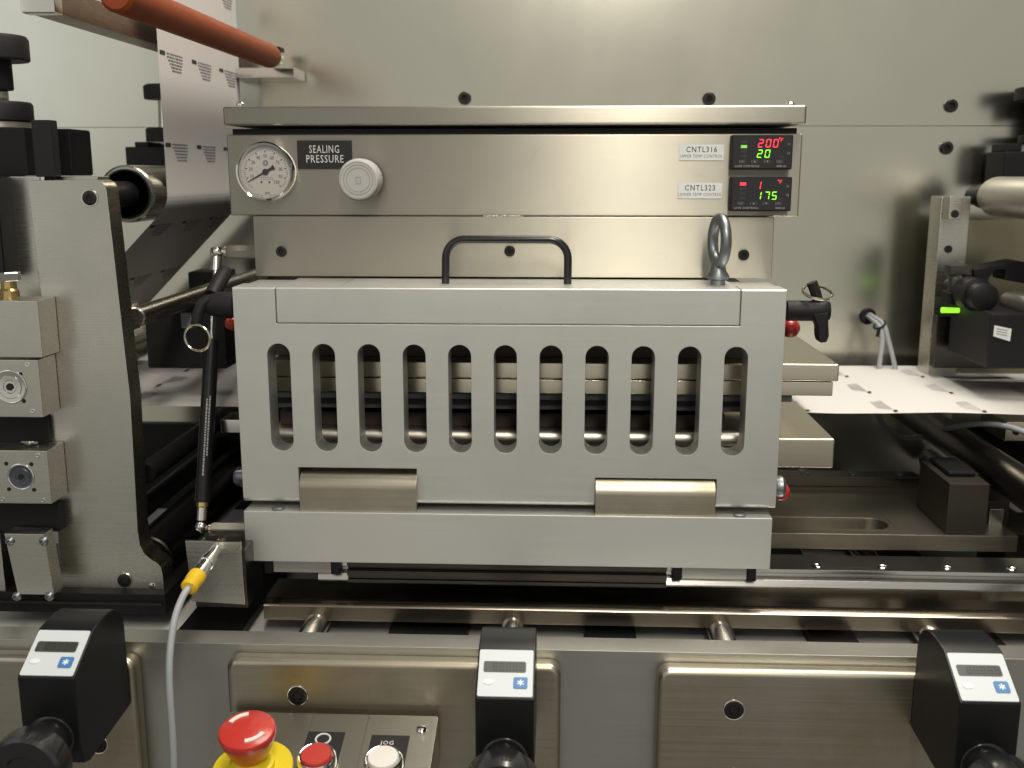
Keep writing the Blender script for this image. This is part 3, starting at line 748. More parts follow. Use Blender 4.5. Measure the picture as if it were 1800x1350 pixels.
pr = MB(); side = ax.cross(Vector((0,-1,0))).normalized(); frn = side.cross(ax).normalized()
if frn.y > 0: frn = -frn
for col_, off, r0, r1_ in ((0, .15, 705, 835), (1, .5, 700, 800)):
    y = r0
    while y < r1_:
        ln = random.uniform(2, 6); p0, p1 = on(0, y+ln), on(0, y); rr = SZ(14.2, .04)
        th = off; cdir = frn*math.cos(th)+side*math.sin(th); w2 = (side*math.cos(th)-frn*math.sin(th))*.0006
        pr.poly([p0+cdir*rr-w2, p0+cdir*rr+w2, p1+cdir*rr+w2, p1+cdir*rr-w2]); y += ln+1.4
pr.build('warning_print', M['ink_faint'], gs)
for (xa_, ya_, xb_, Y) in ((392,443,452,.080), (366,929,432,.014)):
    p, q = P(xa_, ya_, Y), P(xb_, ya_+1, Y); r_ = SZ(12.5, Y)
    hx = MB().lathe((p.x+SZ(8,Y), Y, p.z), (1,0,0), [(r_*.92,0), (r_,.001), (r_, q.x-p.x)], 6).build('hex_standoff', M['box'], gs)
    MB().lathe((p.x-SZ(3,Y), Y, p.z), (1,0,0), [(r_*.35,0), (r_*.6,SZ(4,Y)), (r_*.8,SZ(6,Y)), (r_*.8,SZ(11,Y))], 18).build('ball_stud', M['zinc'], hx)

# ------------------------------------------------------------------ LATCHES and red knobs beside the cover
def ring_pts(c, axis, R_): return MB().torus(c, axis, R_, .0011, 48, 10)
t = thing('latch_pin', 'dark locking latch with hanging key ring left of the slotted cover', 'latch', P(405,535,.02), 'black latches with key rings')
LY = .018
MB().lathe(P(414,536,LY), (-1,0,0), [(SZ(24,LY),0), (SZ(24,LY),SZ(26,LY)), (SZ(20,LY),SZ(44,LY)), (SZ(16,LY),SZ(56,LY)), (SZ(8,LY),SZ(62,LY))], 28).build('latch_barrel', M['plastic_matt'], t)
MB().tube([P(368,525,LY-.004), P(356,533,LY-.006), P(349,548,LY-.008), P(346,563,LY-.009), P(344,575,LY-.009)], .0044, 12).build('latch_lever', M['plastic_matt'], t)
MB().tube([P(372,520,LY+.004), P(380,505,LY+.012), P(388,490,LY+.02), P(396,478,LY+.03)], .006, 12).build('latch_stem', M['plastic_matt'], t)
ring_pts(P(347,594,LY-.012), (.12,1,.05), SZ(24,LY-.012)).build('key_ring', M['zinc'], t)
t = thing('latch_pin', 'black latch lever with key ring on top, right of the slotted cover', 'latch', P(1390,545,.02), 'black latches with key rings')
MB().lathe(P(1382,546,LY), (1,0,0), [(SZ(18,LY),0), (SZ(18,LY),SZ(44,LY)), (SZ(18.5,LY),SZ(46,LY)), (SZ(18.5,LY),SZ(66,LY)), (SZ(16,LY),SZ(74,LY))], 28).build('latch_barrel', M['plastic_matt'], t)
lv = [P(x, y, LY-.006) for x, y in ((1428,552),(1455,548),(1455,566),(1456,590),(1452,601),(1440,602),(1437,590),(1437,574),(1434,568))]
MB().prism([(p.x, p.z) for p in lv], 'Y', LY-.009, LY+.006).build('latch_lever', M['plastic_matt'], t, bev=.0012)
c = P(1437, 514, LY)
ring_pts(c, (.08,-.40,1), SZ(25,LY)).build('key_ring', M['zinc'], t)
MB().tube([P(1438,530,LY), P(1433,512,LY), P(1427,496,LY)], .0042, 10).build('latch_tab', M['plastic_matt'], t)
def red_knob(label, px, py, r_, Y):
    c = P(px, py, Y); t = thing('red_knob', label, 'knob', c, 'red ball knobs beside the cover')
    MB().sphere(c, SZ(r_,Y), 24, 14).build('knob_ball', M['red'], t)
    return t, c
t, c = red_knob('small red ball knob half hidden at the left edge of the cover', 408, 568, 13, .04); MB().cyl(c, c+Vector((.02,0,0)), .003).build('knob_stud', M['bright'], t)
t, c = red_knob('red ball knob under the black latch right of the cover', 1389, 577, 17, .045); MB().cyl(c, c-Vector((.02,0,0)), .003).build('knob_stud', M['bright'], t)
t, c = red_knob('red knob with steel ferrule low on the right edge of the cover', 1370, 864, 19, .02); MB().lathe(P(1360,855,.012), (1,0,0), [(SZ(17,.012),0),(SZ(20,.012),.002),(SZ(20,.012),.006),(SZ(15,.012),.0085)], 24).build('knob_ferrule', M['iron'], t)
t = thing('pivot_pin', 'steel pivot pin head at the lower left edge of the cover', 'pin', P(420,838,.02))
MB().lathe(P(436,838,.015), (-1,0,0), [(SZ(18,.015),0), (SZ(18,.015),.008), (SZ(14,.015),.0105)], 24).build('pin_head', M['gunmetal'], t)

# ------------------------------------------------------------------ SENSOR BOX and cable
sY = -.035
a, b = P(325, 951, sY), P(431, 1064, sY)
t = thing('sensor_box', 'small steel junction box with a cable plugged into its face', 'junction box', ((a.x+b.x)/2, sY, b.z))
MB().prism([(a.x,a.z),(b.x-.001,a.z-.0006),(b.x,b.z+.0003),(a.x+.003,b.z+.0022)], 'Y', sY, sY+.003).build('front_plate', M['frame'], t, bev=.0004)
MB().box(a.x+.004, b.x+.001, sY+.0032, .012, b.z-.004, a.z-.0075).build('box_shell', M['dark_metal'], t, bev=.001)
MB().lathe(P(390,950,-.022), (0,0,1), [(.003,-.006),(.003,.0006),(.002,.0012),(0,.0012)], 16).build('shell_screw', M['bright'], t)
k0, k1 = P(379, 967, sY), P(337, 1026, -.083)
dv = (k1-k0); Lk = dv.length; dn = dv.normalized()
t = thing('sensor_cable', 'grey sensor cable with yellow boot and chrome plug on the junction box', 'cable', k0)
cn = MB().lathe(k0-dn*.004, dn, [(.0042,0), (.0042,.014), (.0050,.0145), (.0050,.019), (.0057,.0195), (.0057,.025), (.0050,.0255), (.0050,.034), (.0058,.0345), (.0058,.041), (.0048,.042), (.0048,Lk)], 28).build('chrome_plug', M['chrome'], t)
MB().cyl(k0-dn*.012, k0+dn*.002, .0034, n=20).build('plug_socket', M['brass'], t)
MB().lathe(k0+dn*(Lk-.012), dn, [(.0055,0), (.0066,.0012), (.0066,.008), (.0058,.012), (.0062,.014), (.0062,.0165), (.0046,.0180)], 28).build('yellow_boot', M['yellow_boot'], t)
ctrl = [k0+dn*(Lk+.004), P(323,1046,-.094), P(311,1075,-.102), P(303,1110,-.109), P(298,1160,-.116), P(298,1210,-.120), P(302,1270,-.122), P(305,1320,-.123), P(306,1380,-.124), P(306,1440,-.125)]
def smooth(pts, n=6):
    out = []
    for i in range(len(pts)-1):
        p0, p1, p2, p3 = pts[max(i-1,0)], pts[i], pts[i+1], pts[min(i+2,len(pts)-1)]
        for k in range(n):
            u = k/n; out.append(.5*((2*p1)+(p2-p0)*u+(2*p0-5*p1+4*p2-p3)*u*u+(3*p1-p0-3*p2+p3)*u**3))
    out.append(pts[-1]); return out
MB().tube(smooth(ctrl), .0025, 14).build('cable_sheath', M['cable'], t)

# ------------------------------------------------------------------ RAILS AND BEAM under the cover
gz = PZ(1500, 1003, 0)
x_r = .75
t = thing('guide_rail', 'front linear guide rail with screw holes running right under the cover', 'rail', (0, 0, gz-.017))
zb = PZ(1500, 1037, 0)
pr = [(.033,gz), (0,gz), (-.0004,gz-.0028), (.004,gz-.0048), (.004,gz-.0072), (-.0006,gz-.0086), (-.0030,gz-.0134), (.001,gz-.0150), (.001,zb), (.033,zb)]
MB().prism(pr, 'X', PX(560,1010,0), x_r).build('rail_body', M['rail'], t, bev=.0002)
for k in range(-8, 8):
    px = 1438+k*114.5
    if 600 < px < 1350 or px < 560 or px > 2100: continue
    c = P(px, 996, .006); 
    MB().lathe((c.x, .0085, gz+.0002), (0,0,1), [(.0036,0), (.0040,.0003), (.0034,.0007), (.0026,.0005), (.002,-.0001)], 20).build('rail_screw', M['chrome'], t)
for lbl, x0, x1 in (('grey carriage under the left end of the base bar', 482, 583), ('grey carriage under the right end of the base bar', 1198, 1312)):
    a = PX(x0, 1010, -.004); b = PX(x1, 1010, -.004)
    t = thing('rail_carriage', lbl, 'carriage', ((a+b)/2, -.004, bz0-.012), 'linear carriages under the base bar')
    MB().box(a, b, -.006, .036, bz0-.0105, bz0-.0005).build('carriage_body', M['rail'], t, bev=.0006)
    MB().box(a-.007, a-.0002, -.007, .037, bz0-.0115, bz0-.0005).build('end_seal', M['anod'], t, bev=.0008)
    MB().box(b+.0002, b+.007, -.007, .037, bz0-.0115, bz0-.0005).build('end_seal', M['anod'], t, bev=.0008)
x0, x1 = PX(611,1010,-.006), PX(1172,1010,-.006)
t = thing('rail_cover', 'black ribbed rail cover below the middle of the base bar', 'rail cover', ((x0+x1)/2, -.006, bz0-.018))
z = bz0-.0006
for k, (h, yy) in enumerate(((.0036,-.0075), (.0030,-.0035), (.0044,-.0085), (.0036,-.0045), (.0030,-.0065))):
    MB().box(x0, x1, yy, .0, z-h+.0002, z).build('cover_rib', M['dark_metal'], t, bev=.0003); z -= h
bz = PZ(900, 1060, -.012)
prb = [(.030, bz), (-.009, bz), (-.016, bz-.0042), (-.016, PZ(900,1097,-.016)), (.030, PZ(900,1097,-.016))]
t = thing('support_beam', 'polished brown steel support beam along the front under the rail', 'beam', (0, -.016, prb[3][1]))
MB().prism(prb, 'X', PX(466,1075,-.012), x_r).build('beam_body', M['beam'], t, bev=.0003)
# tie rods and dark cross bars over the bed
for i, (px, py) in enumerate(((593,1085), (908,1100), (1240,1105), (1575,1106))):
    c = P(px, py, .06); lab = ('first from the left', 'behind the middle counter', 'third from the left', 'left of the right hand counter')[i]
    t = thing('tie_rod', 'steel tie rod under the beam, '+lab, 'tie rod', (c.x, .06, -.372), 'steel tie rods over the bed')
    MB().lathe((c.x, -.055, -.350), (0,1,0), [(.0088,0), (.0095,.001), (.0095,.47)], 28).build('rod', M['shaft'], t)
    MB().lathe((c.x, -.058, -.350), (0,1,0), [(.0108,0), (.0108,.006)], 28).build('rod_collar', M['bright'], t)
barx = [(355,460),(700,745),(745,830),(1025,1110),(1400,1478),(1610,1720)]
bar_lab = ['dark cross bar on the bed below the junction box', 'narrow dark cross bar right of the first tie rod', 'dark cross bar left of the middle counter', 'broad black cross bar right of the middle counter', 'dark cross bar between the third and fourth tie rods', 'dark cross bar behind the right hand counter']
for (x0, x1), lb in zip(barx, bar_lab):
    X0, X1 = PX(x0,1110,.03), PX(x1,1110,.03)
    t = tag(MB().box(X0, X1, -.05, WY-.01, -.3615, -.353).build('cross_bar', M['anod'], bev=.0008), lb, 'cross bar', 'dark cross bars on the bed')

# ------------------------------------------------------------------ RIGHT SIDE BACKGROUND
# base plate behind the rail
zt = -.305
yf = None
def y_on(px, py, z):                                    # depth where the line of sight meets height z
    d = _fw + _rt*((px-900)/F) - _up*((py-675)/F); k = z/d.z; return CAMY+d.y*k
y0 = y_on(1500, 939, zt); y1 = y_on(1500, 862, zt)
t = thing('base_plate', 'flat steel base plate with a long oval slot right of the cover', 'plate', (.3, y0, zt-.012))
bp = MB().box(.02, PX(1790,945,y0), y0, min(y1+.06, WY-.03), zt-.014, zt).build('plate_body', M['panel'], t)
ya, yb = y_on(1500, 930, zt), y_on(1500, 910, zt); rr = (yb-ya)/2; ym = (ya+yb)/2
X1 = PX(1560, 920, ym)-rr
sl = []
for k in range(13):
    a_ = R(-90+180*k/12); sl.append((X1+rr*math.cos(a_), ym+rr*math.sin(a_)))
sl += [(.05, yb), (.05, ya)]
cut(bp, MB().prism(sl, 'Z', zt-.05, zt+.01)); soften(bp, .0005)
yr = min(y1+.012, WY-.05)
t = thing('rear_rail', 'dark rear guide rail with small screws behind the base plate', 'rail', (.3, yr, zt))
MB().box(-.2, PX(1618,840,yr), yr, yr+.022, zt+.0002, PZ(1500,838,yr)).build('rail_body', M['dark_metal'], t, bev=.0008)
for px in (1415, 1499, 1582):
    c = P(px, 828, yr+.01); MB().lathe((c.x, yr+.011, PZ(1500,838,yr)), (0,0,1), [(.004,0),(.004,.0008),(.002,.0008),(.002,-.0001)], 16).build('rail_screw', M['iron'], t)
# dark bearing block
yb0 = y0+.004; yb1 = yb0+(yb0-CAMY)*.085
t = thing('bearing_block', 'dark steel bearing block standing on the base plate at right', 'block', (PX(1690,945,yb0), yb0, zt))
bx0, bzt = PX(1665,900,yb0), PZ(1665,850,yb0)
MB().box(bx0, bx0+.034, yb0, yb1, zt+.0002, bzt).build('block_body', M['brown_steel'], t, bev=.001)
MB().box(bx0+.006, bx0+.03, yb0+.02, yb1-.005, bzt+.0002, bzt+.005).build('block_cap', M['anod'], t, bev=.002)
t = thing('end_stand', 'dark square stand at the far right of the base plate', 'stand', (.5, .12, zt-.02))
MB().box(PX(1770,950,.10), PX(1770,950,.10)+.2, .10, .16, zt-.056, PZ(1800,938,.10)).build('stand_body', M['dark_metal'], t, bev=.001)
# dark rollers running in depth on the lower right
for (x, y, r_, Yn, m, lb) in ((1700,790,.016,-.02,'dark_metal','dark roller in the shadow under the paper at right'), (1760,905,.012,-.06,'dark_metal','lower dark roller in the corner under the paper at right'), (1850,835,.020,-.05,'anod','black roller at the right edge under the paper')):
    c = P(x, y, .2); roller('shadow_roller', lb, 'roller', (c.x, c.z), r_, -.14, .40, M[m], group='dark rollers under the paper at right')
t = thing('roller_bracket', 'pale grey bracket block at the right edge just under the paper', 'bracket', P(1785,775,.2))
MB().box(PX(1768,755,.2), PX(1768,755,.2)+.06, .2, .26, PZ(1785,776,.2), PZ(1785,741,.2)).build('bracket_block', M['platen'], t, bev=.001)
socket_screw(t, P(1786,759,.2), SZ(6,.2), .0015)
t = thing('slide_clamp', 'dark clamp on the base plate between the bearing block and the right edge', 'clamp', P(1745,925,.13))
MB().box(PX(1728,915,.12), PX(1728,915,.12)+.022, .12, .22, zt-.012, PZ(1745,880,.12)).build('clamp_body', M['brown_steel'], t, bev=.001)
MB().box(PX(1728,915,.12)+.004, PX(1728,915,.12)+.016, .117, .1198, PZ(1745,930,.117), PZ(1745,895,.117)).build('clamp_plate', M['rail'], t, bev=.0006)
# pale tubular roller
c = P(1712, 345, .33); rw = SZ(33, .33)
t = thing('pale_roller', 'pale satin metal roller entering from the right edge above the paper', 'roller', (c.x, .33, c.z))
cxw = c.x+rw*1.0
MB().lathe((cxw, .02, c.z), (0,1,0), [(rw*.94,0), (rw,.002), (rw,.300), (rw*.93,.306)], 40).build('roller_shell', M['white_roller'], t)
MB().lathe((cxw-.006, .326, c.z), (0,1,0), [(rw*.62,0), (rw*.62,.018), (rw*.5,.022), (rw*.5,.04)], 28).build('black_hub', M['anod'], t)
# right side plate
Yp = .34
pa, pb = P(1655, 345, Yp), P(1640, 655, Yp)
t = thing('right_side_plate', 'upright steel side plate behind the pale roller at right', 'machine frame', (pa.x, Yp, pb.z))
MB().box(pa.x-.004, pa.x+.026, Yp-.012, Yp+.02, pb.z-.06, pa.z-.0).build('front_strip', M['frame'], t, bev=.001)
MB().box(pa.x+.0265, pa.x+.30, Yp+.002, Yp+.02, pb.z-.06, PZ(1700,385,Yp)).build('rear_panel', M['olive'], t, bev=.001)
MB().box(pa.x-.002, pa.x+.010, Yp-.03, Yp-.0125, PZ(1665,384,Yp), PZ(1665,344,Yp)).build('roller_bracket', M['frame'], t, bev=.001)
for py in (375, 438): 
    c = P(1660, py, Yp-.012); MB().lathe((c.x+.004, Yp-.0125-(.0176 if py == 375 else 0), c.z), (0,-1,0), [(.004,0),(.004,.0006)], 18).build('bolt_hole', M['hole'], t)
# black adjuster on the right edge and its knobs
KR = .352
t = thing('adjuster_block', 'black adjuster block at the right edge above the pale roller', 'adjuster', (PX(1790,320,KR), KR, PZ(1790,320,KR)))
MB().box(PX(1766,285,KR), PX(1766,285,KR)+.12, KR, KR+.05, PZ(1790,330,KR), PZ(1790,266,KR)).build('block_body', M['anod'], t, bev=.002)
MB().box(PX(1770,258,KR), PX(1800,258,KR), KR+.004, KR+.04, PZ(1790,266,KR), PZ(1790,252,KR)).build('block_pad', M['anod'], t, bev=.001)
c = P(1868, 252, KR+.02)
for y0_, y1_, r_, nm in ((252,236,70,'lower_knob'), (236,205,24,'spindle'), (205,175,58,'knob_stem'), (175,150,82,'top_knob')):
    zq0, zq1 = PZ(1868,y0_,KR), PZ(1868,y1_,KR)
    MB().lathe((c.x, KR+.02, zq0), (0,0,1), [(SZ(r_,KR)*.97,0),(SZ(r_,KR),.001),(SZ(r_,KR),zq1-zq0-.001),(SZ(r_,KR)*.96,zq1-zq0)], 32).build(nm, M['plastic_matt'], t)
# sensor head with green light
Yg = .27
t = thing('light_sensor', 'black sensor head with glass cups and a glowing green strip at right', 'sensor', P(1690,540,Yg))
g = P(1713, 478, Yg)
MB().prism([(PX(x,y,Yg), PZ(x,y,Yg)) for x, y in ((1712,474),(1790,459),(1810,462),(1810,500),(1765,492),(1768,474),(1750,475),(1738,490),(1738,505),(1714,502))], 'Y', Yg, Yg+.03).build('bracket_arm', M['anod'], t, bev=.001)
MB().box(PX(1672,480,Yg), PX(1714,480,Yg), Yg+.004, Yg+.02, PZ(1690,486,Yg), PZ(1690,468,Yg)).build('mount_tab', M['dark_metal'], t, bev=.001)
for px in (1676, 1697):
    c = P(px, 516, Yg+.008); MB().lathe(c, (0,0,1), [(SZ(10,Yg),0), (SZ(10,Yg),SZ(26,Yg)), (SZ(8,Yg),SZ(30,Yg))], 24).build('glass_cup', M['smoke'], t)
MB().box(PX(1667,525,Yg), PX(1712,525,Yg), Yg+.0, Yg+.02, PZ(1690,537,Yg), PZ(1690,515,Yg)).build('sensor_body', M['anod'], t, bev=.001)
MB().cyl(P(1655,545,Yg+.008), P(1708,546,Yg+.008), SZ(5,Yg), SZ(4,Yg), 16).build('light_strip', M['lime'], t)
MB().sphere(P(1705,537,Yg-.004), SZ(4,Yg)).build('indicator_lamp', M['lime'], t)
MB().lathe((PX(1722,520,.24), .225, PZ(1722,520,.24)), (0,1,0), [(.009,0),(.013,.002),(.013,.02),(.016,.021),(.016,.045),(.010,.047),(.010,.09)], 28).build('rotor', M['anod'], t)
t = thing('grey_shaft', 'grey shaft running into the black sensor at the right edge', 'shaft', P(1780,535,.2))
c = P(1752, 528, .27); MB().lathe((c.x+.012, .0, c.z), (0,1,0), [(.011,0),(.0115,.001),(.0115,.25),(.009,.27)], 28).build('shaft_rod', M['white_roller'], t)
t = thing('drive_housing', 'black drive housing with a small white tag at the right edge', 'housing', P(1780,640,.15))
a = P(1745, 560, .2)
MB().box(PX(1738,600,.2), PX(1738,600,.2)+.2, .20, .30, PZ(1770,648,.2), PZ(1770,552,.2)).build('housing_body', M['plastic_matt'], t, bev=.002)
tg = MB().prism([(PX(x,y,.199), PZ(x,y,.199)) for x, y in ((1748,572),(1778,578),(1775,600),(1746,591))], 'Y', .1985, .1995).build('white_tag', M['white'], t)
tx = MB()
for k in range(3):
    q0, q1 = P(1752, 578+k*4.5, .198), P(1771, 582+k*4.5, .198); tx.poly([q0, q1, q1+Vector((0,0,.0006)), q0+Vector((0,0,.0006))])
tx.build('tag_print', M['ink_grey'], tg)
# dark machine post behind
MB_post = MB().box(PX(1655,560,.3), PX(1655,560,.3)+.085, .312, .325, PZ(1690,648,.31), PZ(1690,556,.31))
t = tag(MB_post.build('dark_cover', M['dark_metal'], bev=.001), 'dark metal cover just below the glowing green strip', 'cover')
# cables out of the wall
t = thing('cable_pair', 'two thin grey cables leaving a hole in the back wall at right', 'cables', P(1526,556,WY))
h = P(1525, 556, WY)
MB().torus((h.x, WY-.0005, h.z), (0,1,0), .008, .0016, 28, 8).build('grommet', M['anod'], t)
MB().lathe((h.x, WY-.0006, h.z), (0,-1,0), [(.0078,0),(.0078,.0004)], 24).build('wall_hole', M['hole'], t)
c_a = [h, P(1535,563,.39), P(1547,576,.37), P(1551,600,.365), P(1546,640,.36), P(1544,690,.36), P(1546,735,.36), P(1556,752,.36), P(1580,766,.36), P(1604,769,.31), P(1640,762,.26), P(1680,750,.21), P(1730,745,.17), P(1780,752,.14), P(1830,772,.12)]
c_b = [h+Vector((.002,0,.002)), P(1540,560,.388), P(1554,572,.37), P(1562,600,.365), P(1572,640,.36), P(1580,690,.36), P(1590,740,.37)]
MB().tube(smooth(c_a,4), .0026, 10).build('cable_sheath', M['cable'], t)
MB().tube(smooth(c_b,4), .0026, 10).build('cable_sheath', M['cable'], t)
c = P(1546, 571, .372); MB().torus(c, (.5,.3,-.8), .0062, .0013, 24, 8).build('cable_tie', M['anod'], t)
MB().tube([c+Vector((-.002,-.006,-.003)), c+Vector((-.004,-.008,-.012))], .002, 8).build('tie_tail', M['anod'], t)
# black sensor in the wedge of the paper on the left
t = thing('edge_sensor', 'black web edge sensor with pale label between the paper runs at left', 'sensor', P(330,600,.12))
MB().box(PX(255,580,.16), PX(396,580,.16), .16, .21, PZ(320,648,.16), PZ(320,535,.16)).build('sensor_body', M['plastic_matt'], t, bev=.002)
tg = MB().box(PX(318,560,.158), PX(336,560,.158), .1585, .1598, PZ(326,577,.158), PZ(326,550,.158)).build('pale_label', M['ink_faint'], t)
tx = MB()
for k in range(5):
    q0, q1 = P(319.5, 553+k*5, .1583), P(334.5, 553+k*5, .1583); tx.poly([q0, q1, q1+Vector((0,0,.0009)), q0+Vector((0,0,.0009))])
tx.build('label_print', M['ink_grey'], tg)
MB().box(PX(330,490,.3), PX(395,490,.3), .30, .34, PZ(350,540,.3), PZ(350,478,.3)).build('sensor_bracket', M['anod'], t, bev=.002)
t = thing('lower_shade', 'black sheet standing in for the shade below the paper at left', 'shade sheet', P(320,900,.2))
MB().box(PX(200,850,.30), PX(600,850,.30), .30, .31, PZ(300,1060,.3), PZ(300,745,.3)).build('shade_sheet', M['anod'], t)  # black sheet put in for the shade under the web
for i, (px, py) in enumerate(((300,800),(280,870))):
    c = P(px, py, .12); roller('shadow_roller', ('thin dark roller upper of two behind the gas spring', 'thin dark roller lower of two behind the gas spring')[i], 'roller', (c.x, c.z), .009, .06, .30, M['anod'], group='thin dark rollers behind the gas spring')
t = thing('rear_rod', 'small steel bar end left of the cover under the paper', 'bar', P(400,750,.06))
MB().box(PX(388,750,.05), PX(440,750,.05), .05, .08, PZ(400,761,.05), PZ(400,738,.05)).build('bar_end', M['bright'], t, bev=.0006)

# ------------------------------------------------------------------ FRONT PANEL with raised pads
PY, PADY = -.075, -.090
pz = PZ(900, 1141, PY)
fp_ = thing('front_panel', 'wide machined steel front panel with raised pads along the bottom', 'panel', (0, PY, pz-.3))
MB().box(-.75, .75, PY, PY+.022, pz-.34, pz).build('panel_plate', M['panel_base'], fp_, bev=.0005)
pads = ((-220, 238, 1152), (398, 986, 1160), (1157, 1772, 1178))
for x0, x1, y in pads:
    X0, X1 = PX(x0, 1200, PADY), PX(x1, 1200, PADY); zt_ = PZ((max(x0,0)+x1)/2, y+5, PADY)
    r_ = .0085; prf = [(X0, pz-.34), (X0, zt_-r_)]
    for i in range(1, 7):
        a_ = R(180-90*i/6); prf.append((X0+r_+r_*math.cos(a_), zt_-r_+r_*math.sin(a_)))
    for i in range(0, 7):
        a_ = R(90-90*i/6); prf.append((X1-r_+r_*math.cos(a_), zt_-r_+r_*math.sin(a_)))
    prf.append((X1, pz-.34))
    MB().prism(prf, 'Y', PADY, PY-.0003).build('raised_pad', M['panel'], fp_, bev=.0045, seg=5, ang=50)
for px, py in ((523,1223), (1290,1248), (172,1308), (1290,1348+20)):
    c = P(px, py, PADY); r_ = SZ(19, PADY)
    MB().torus((c.x, PADY, c.z), (0,1,0), r_*1.04, .0007, 32, 8).build('counterbore', M['bright'], fp_)
    socket_screw(fp_, (c.x, PADY+.0002, c.z), r_, .0010)

# ------------------------------------------------------------------ DIGITAL POSITION COUNTERS
def build_counter(label):
    """local frame: X centre of the housing, Y = 0 on the pad, Z = 0 at the knob axis"""
    t = thing('position_counter', label, 'position counter', (0,0,0), 'black digital position counters on the front panel')
    w = .0188; D = -.080
    prof = [(-.0003,-.020), (-.002,-.013), (-.007,-.006), (-.016,-.0012), (-.024,0), (-.034,0), (-.047,-.0015), (D,-.0205), (D,-.070), (-.076,-.083), (-.068,-.086), (-.0003,-.082)]
    MB().prism(prof, 'X', -w, w).build('housing', M['plastic'], t, bev=.0011, local=True)
    # sloping face plate
    p0, p1 = Vector((0,-.047,-.0015)), Vector((0,D,-.0205))
    dd = (p1-p0); Lf = dd.length; dd.normalize(); nn = Vector((0, dd.z, -dd.y)); nn = -nn if nn.z < 0 else nn
    def fpos(u, v, h): return p0+dd*v+Vector((u,0,0))+nn*h
    def slab(pts, h0, h1):
        m = MB(); n = len(pts)
        return m.add([fpos(u,v,h0) for u, v in pts]+[fpos(u,v,h1) for u, v in pts], [tuple(range(n)), tuple(range(2*n-1,n-1,-1))]+[(i,i+n,(i+1)%n+n,(i+1)%n) for i in range(n)])
    m0, m1 = Lf*.06, Lf*.97
    fc = slab(rrect(-w+.0012, w-.0012, m0, m1, .0012, 4), -.0002, .0007).build('face_plate', M['face'], t, local=True)
    Hf = m1-m0
    slab(rrect(-.0145, .0130, m0+Hf*.26, m0+Hf*.49, .0012, 3), .0007, .0011).build('display', M['lcd'], fc, local=True)
    dg = MB()
    for k in range(5):
        X = -.0085+k*.0043
        for s in 'abcdefg':
            w_, h_ = .0030, Hf*.15; v0 = m0+Hf*.30; T = .0006
            rect = {'a':(0,w_,0,T),'g':(0,w_,h_/2-T/2,h_/2+T/2),'d':(0,w_,h_-T,h_),'f':(0,T,0,h_/2),'e':(0,T,h_/2,h_),'b':(w_-T,w_,0,h_/2),'c':(w_-T,w_,h_/2,h_)}[s]
            dg.poly([fpos(X+rect[0],v0+rect[2],.00125), fpos(X+rect[1],v0+rect[2],.00125), fpos(X+rect[1],v0+rect[3],.00125), fpos(X+rect[0],v0+rect[3],.00125)])
    dg.build('display_digit', M['lcd_seg'], fc, local=True)
    bt = slab(rrect(.0052, .0142, m0+Hf*.60, m0+Hf*.83, .0010, 3), .0007, .0013).build('blue_key', M['blue'], fc, local=True)
    star = MB(); cu, cv_ = .0097, m0+Hf*.715
    for k in range(3):
        a_ = R(30+60*k) ; du, dv_ = math.cos(a_)*.0022, math.sin(a_)*.0022; su, sv = -math.sin(a_)*.00045, math.cos(a_)*.00045
        hh = .00145+.00002*k
        star.poly([fpos(cu-du-su,cv_-dv_-sv,hh), fpos(cu+du-su,cv_+dv_-sv,hh), fpos(cu+du+su,cv_+dv_+sv,hh), fpos(cu-du+su,cv_-dv_+sv,hh)])
    star.build('key_star', M['face_oval'], fc, local=True)
    ov = [( -.0110+.0034*math.cos(2*math.pi*i/24), m0+Hf*.70+.0020*math.sin(2*math.pi*i/24)) for i in range(24)]
    slab(ov, .0006, .0012).build('oval_pad', M['face_oval'], fc, local=True)
    MB().lathe((0,D+.001,-.063), (0,-1,0), [(.0155,0), (.0155,.0018), (.0150,.0022), (.0125,.0026), (.0120,.012), (.0118,.020)], 36).build('knob_shaft', M['gloss'], t, local=True)
    kn = MB().lathe((0,D-.019,-.066), (0,-1,0), [(.012,0), (.0225,.0005), (.0238,.002), (.0242,.012), (.0238,.0165), (.0215,.0182), (.012,.0182), (.0105,.0165), (0,.0160)], 48).build('hand_knob', M['gloss'], t, local=True)
    return t
pc = build_counter('middle position counter with blue star key below the middle of the cover')
zc = P(885, 1228, PADY-.080).z+.0205                # lower edge of the face plate seen at y = 1228
pc.location = (PX(887, 1228, PADY-.080), PADY-.0002, zc)
xl = PX(80, 1190, PADY-.080); xr = PX(1742, 1236, PADY-.080)
copy_tree(pc, (xl, PADY-.0002, PZ(80,1191,PADY-.08)+.0205), 'position counter with its face tilted at the lower left, beside the hooked frame foot')
copy_tree(pc, (xr, PADY-.0002, PZ(1742,1236,PADY-.08)+.0205), 'position counter at the lower right corner with its left side showing')

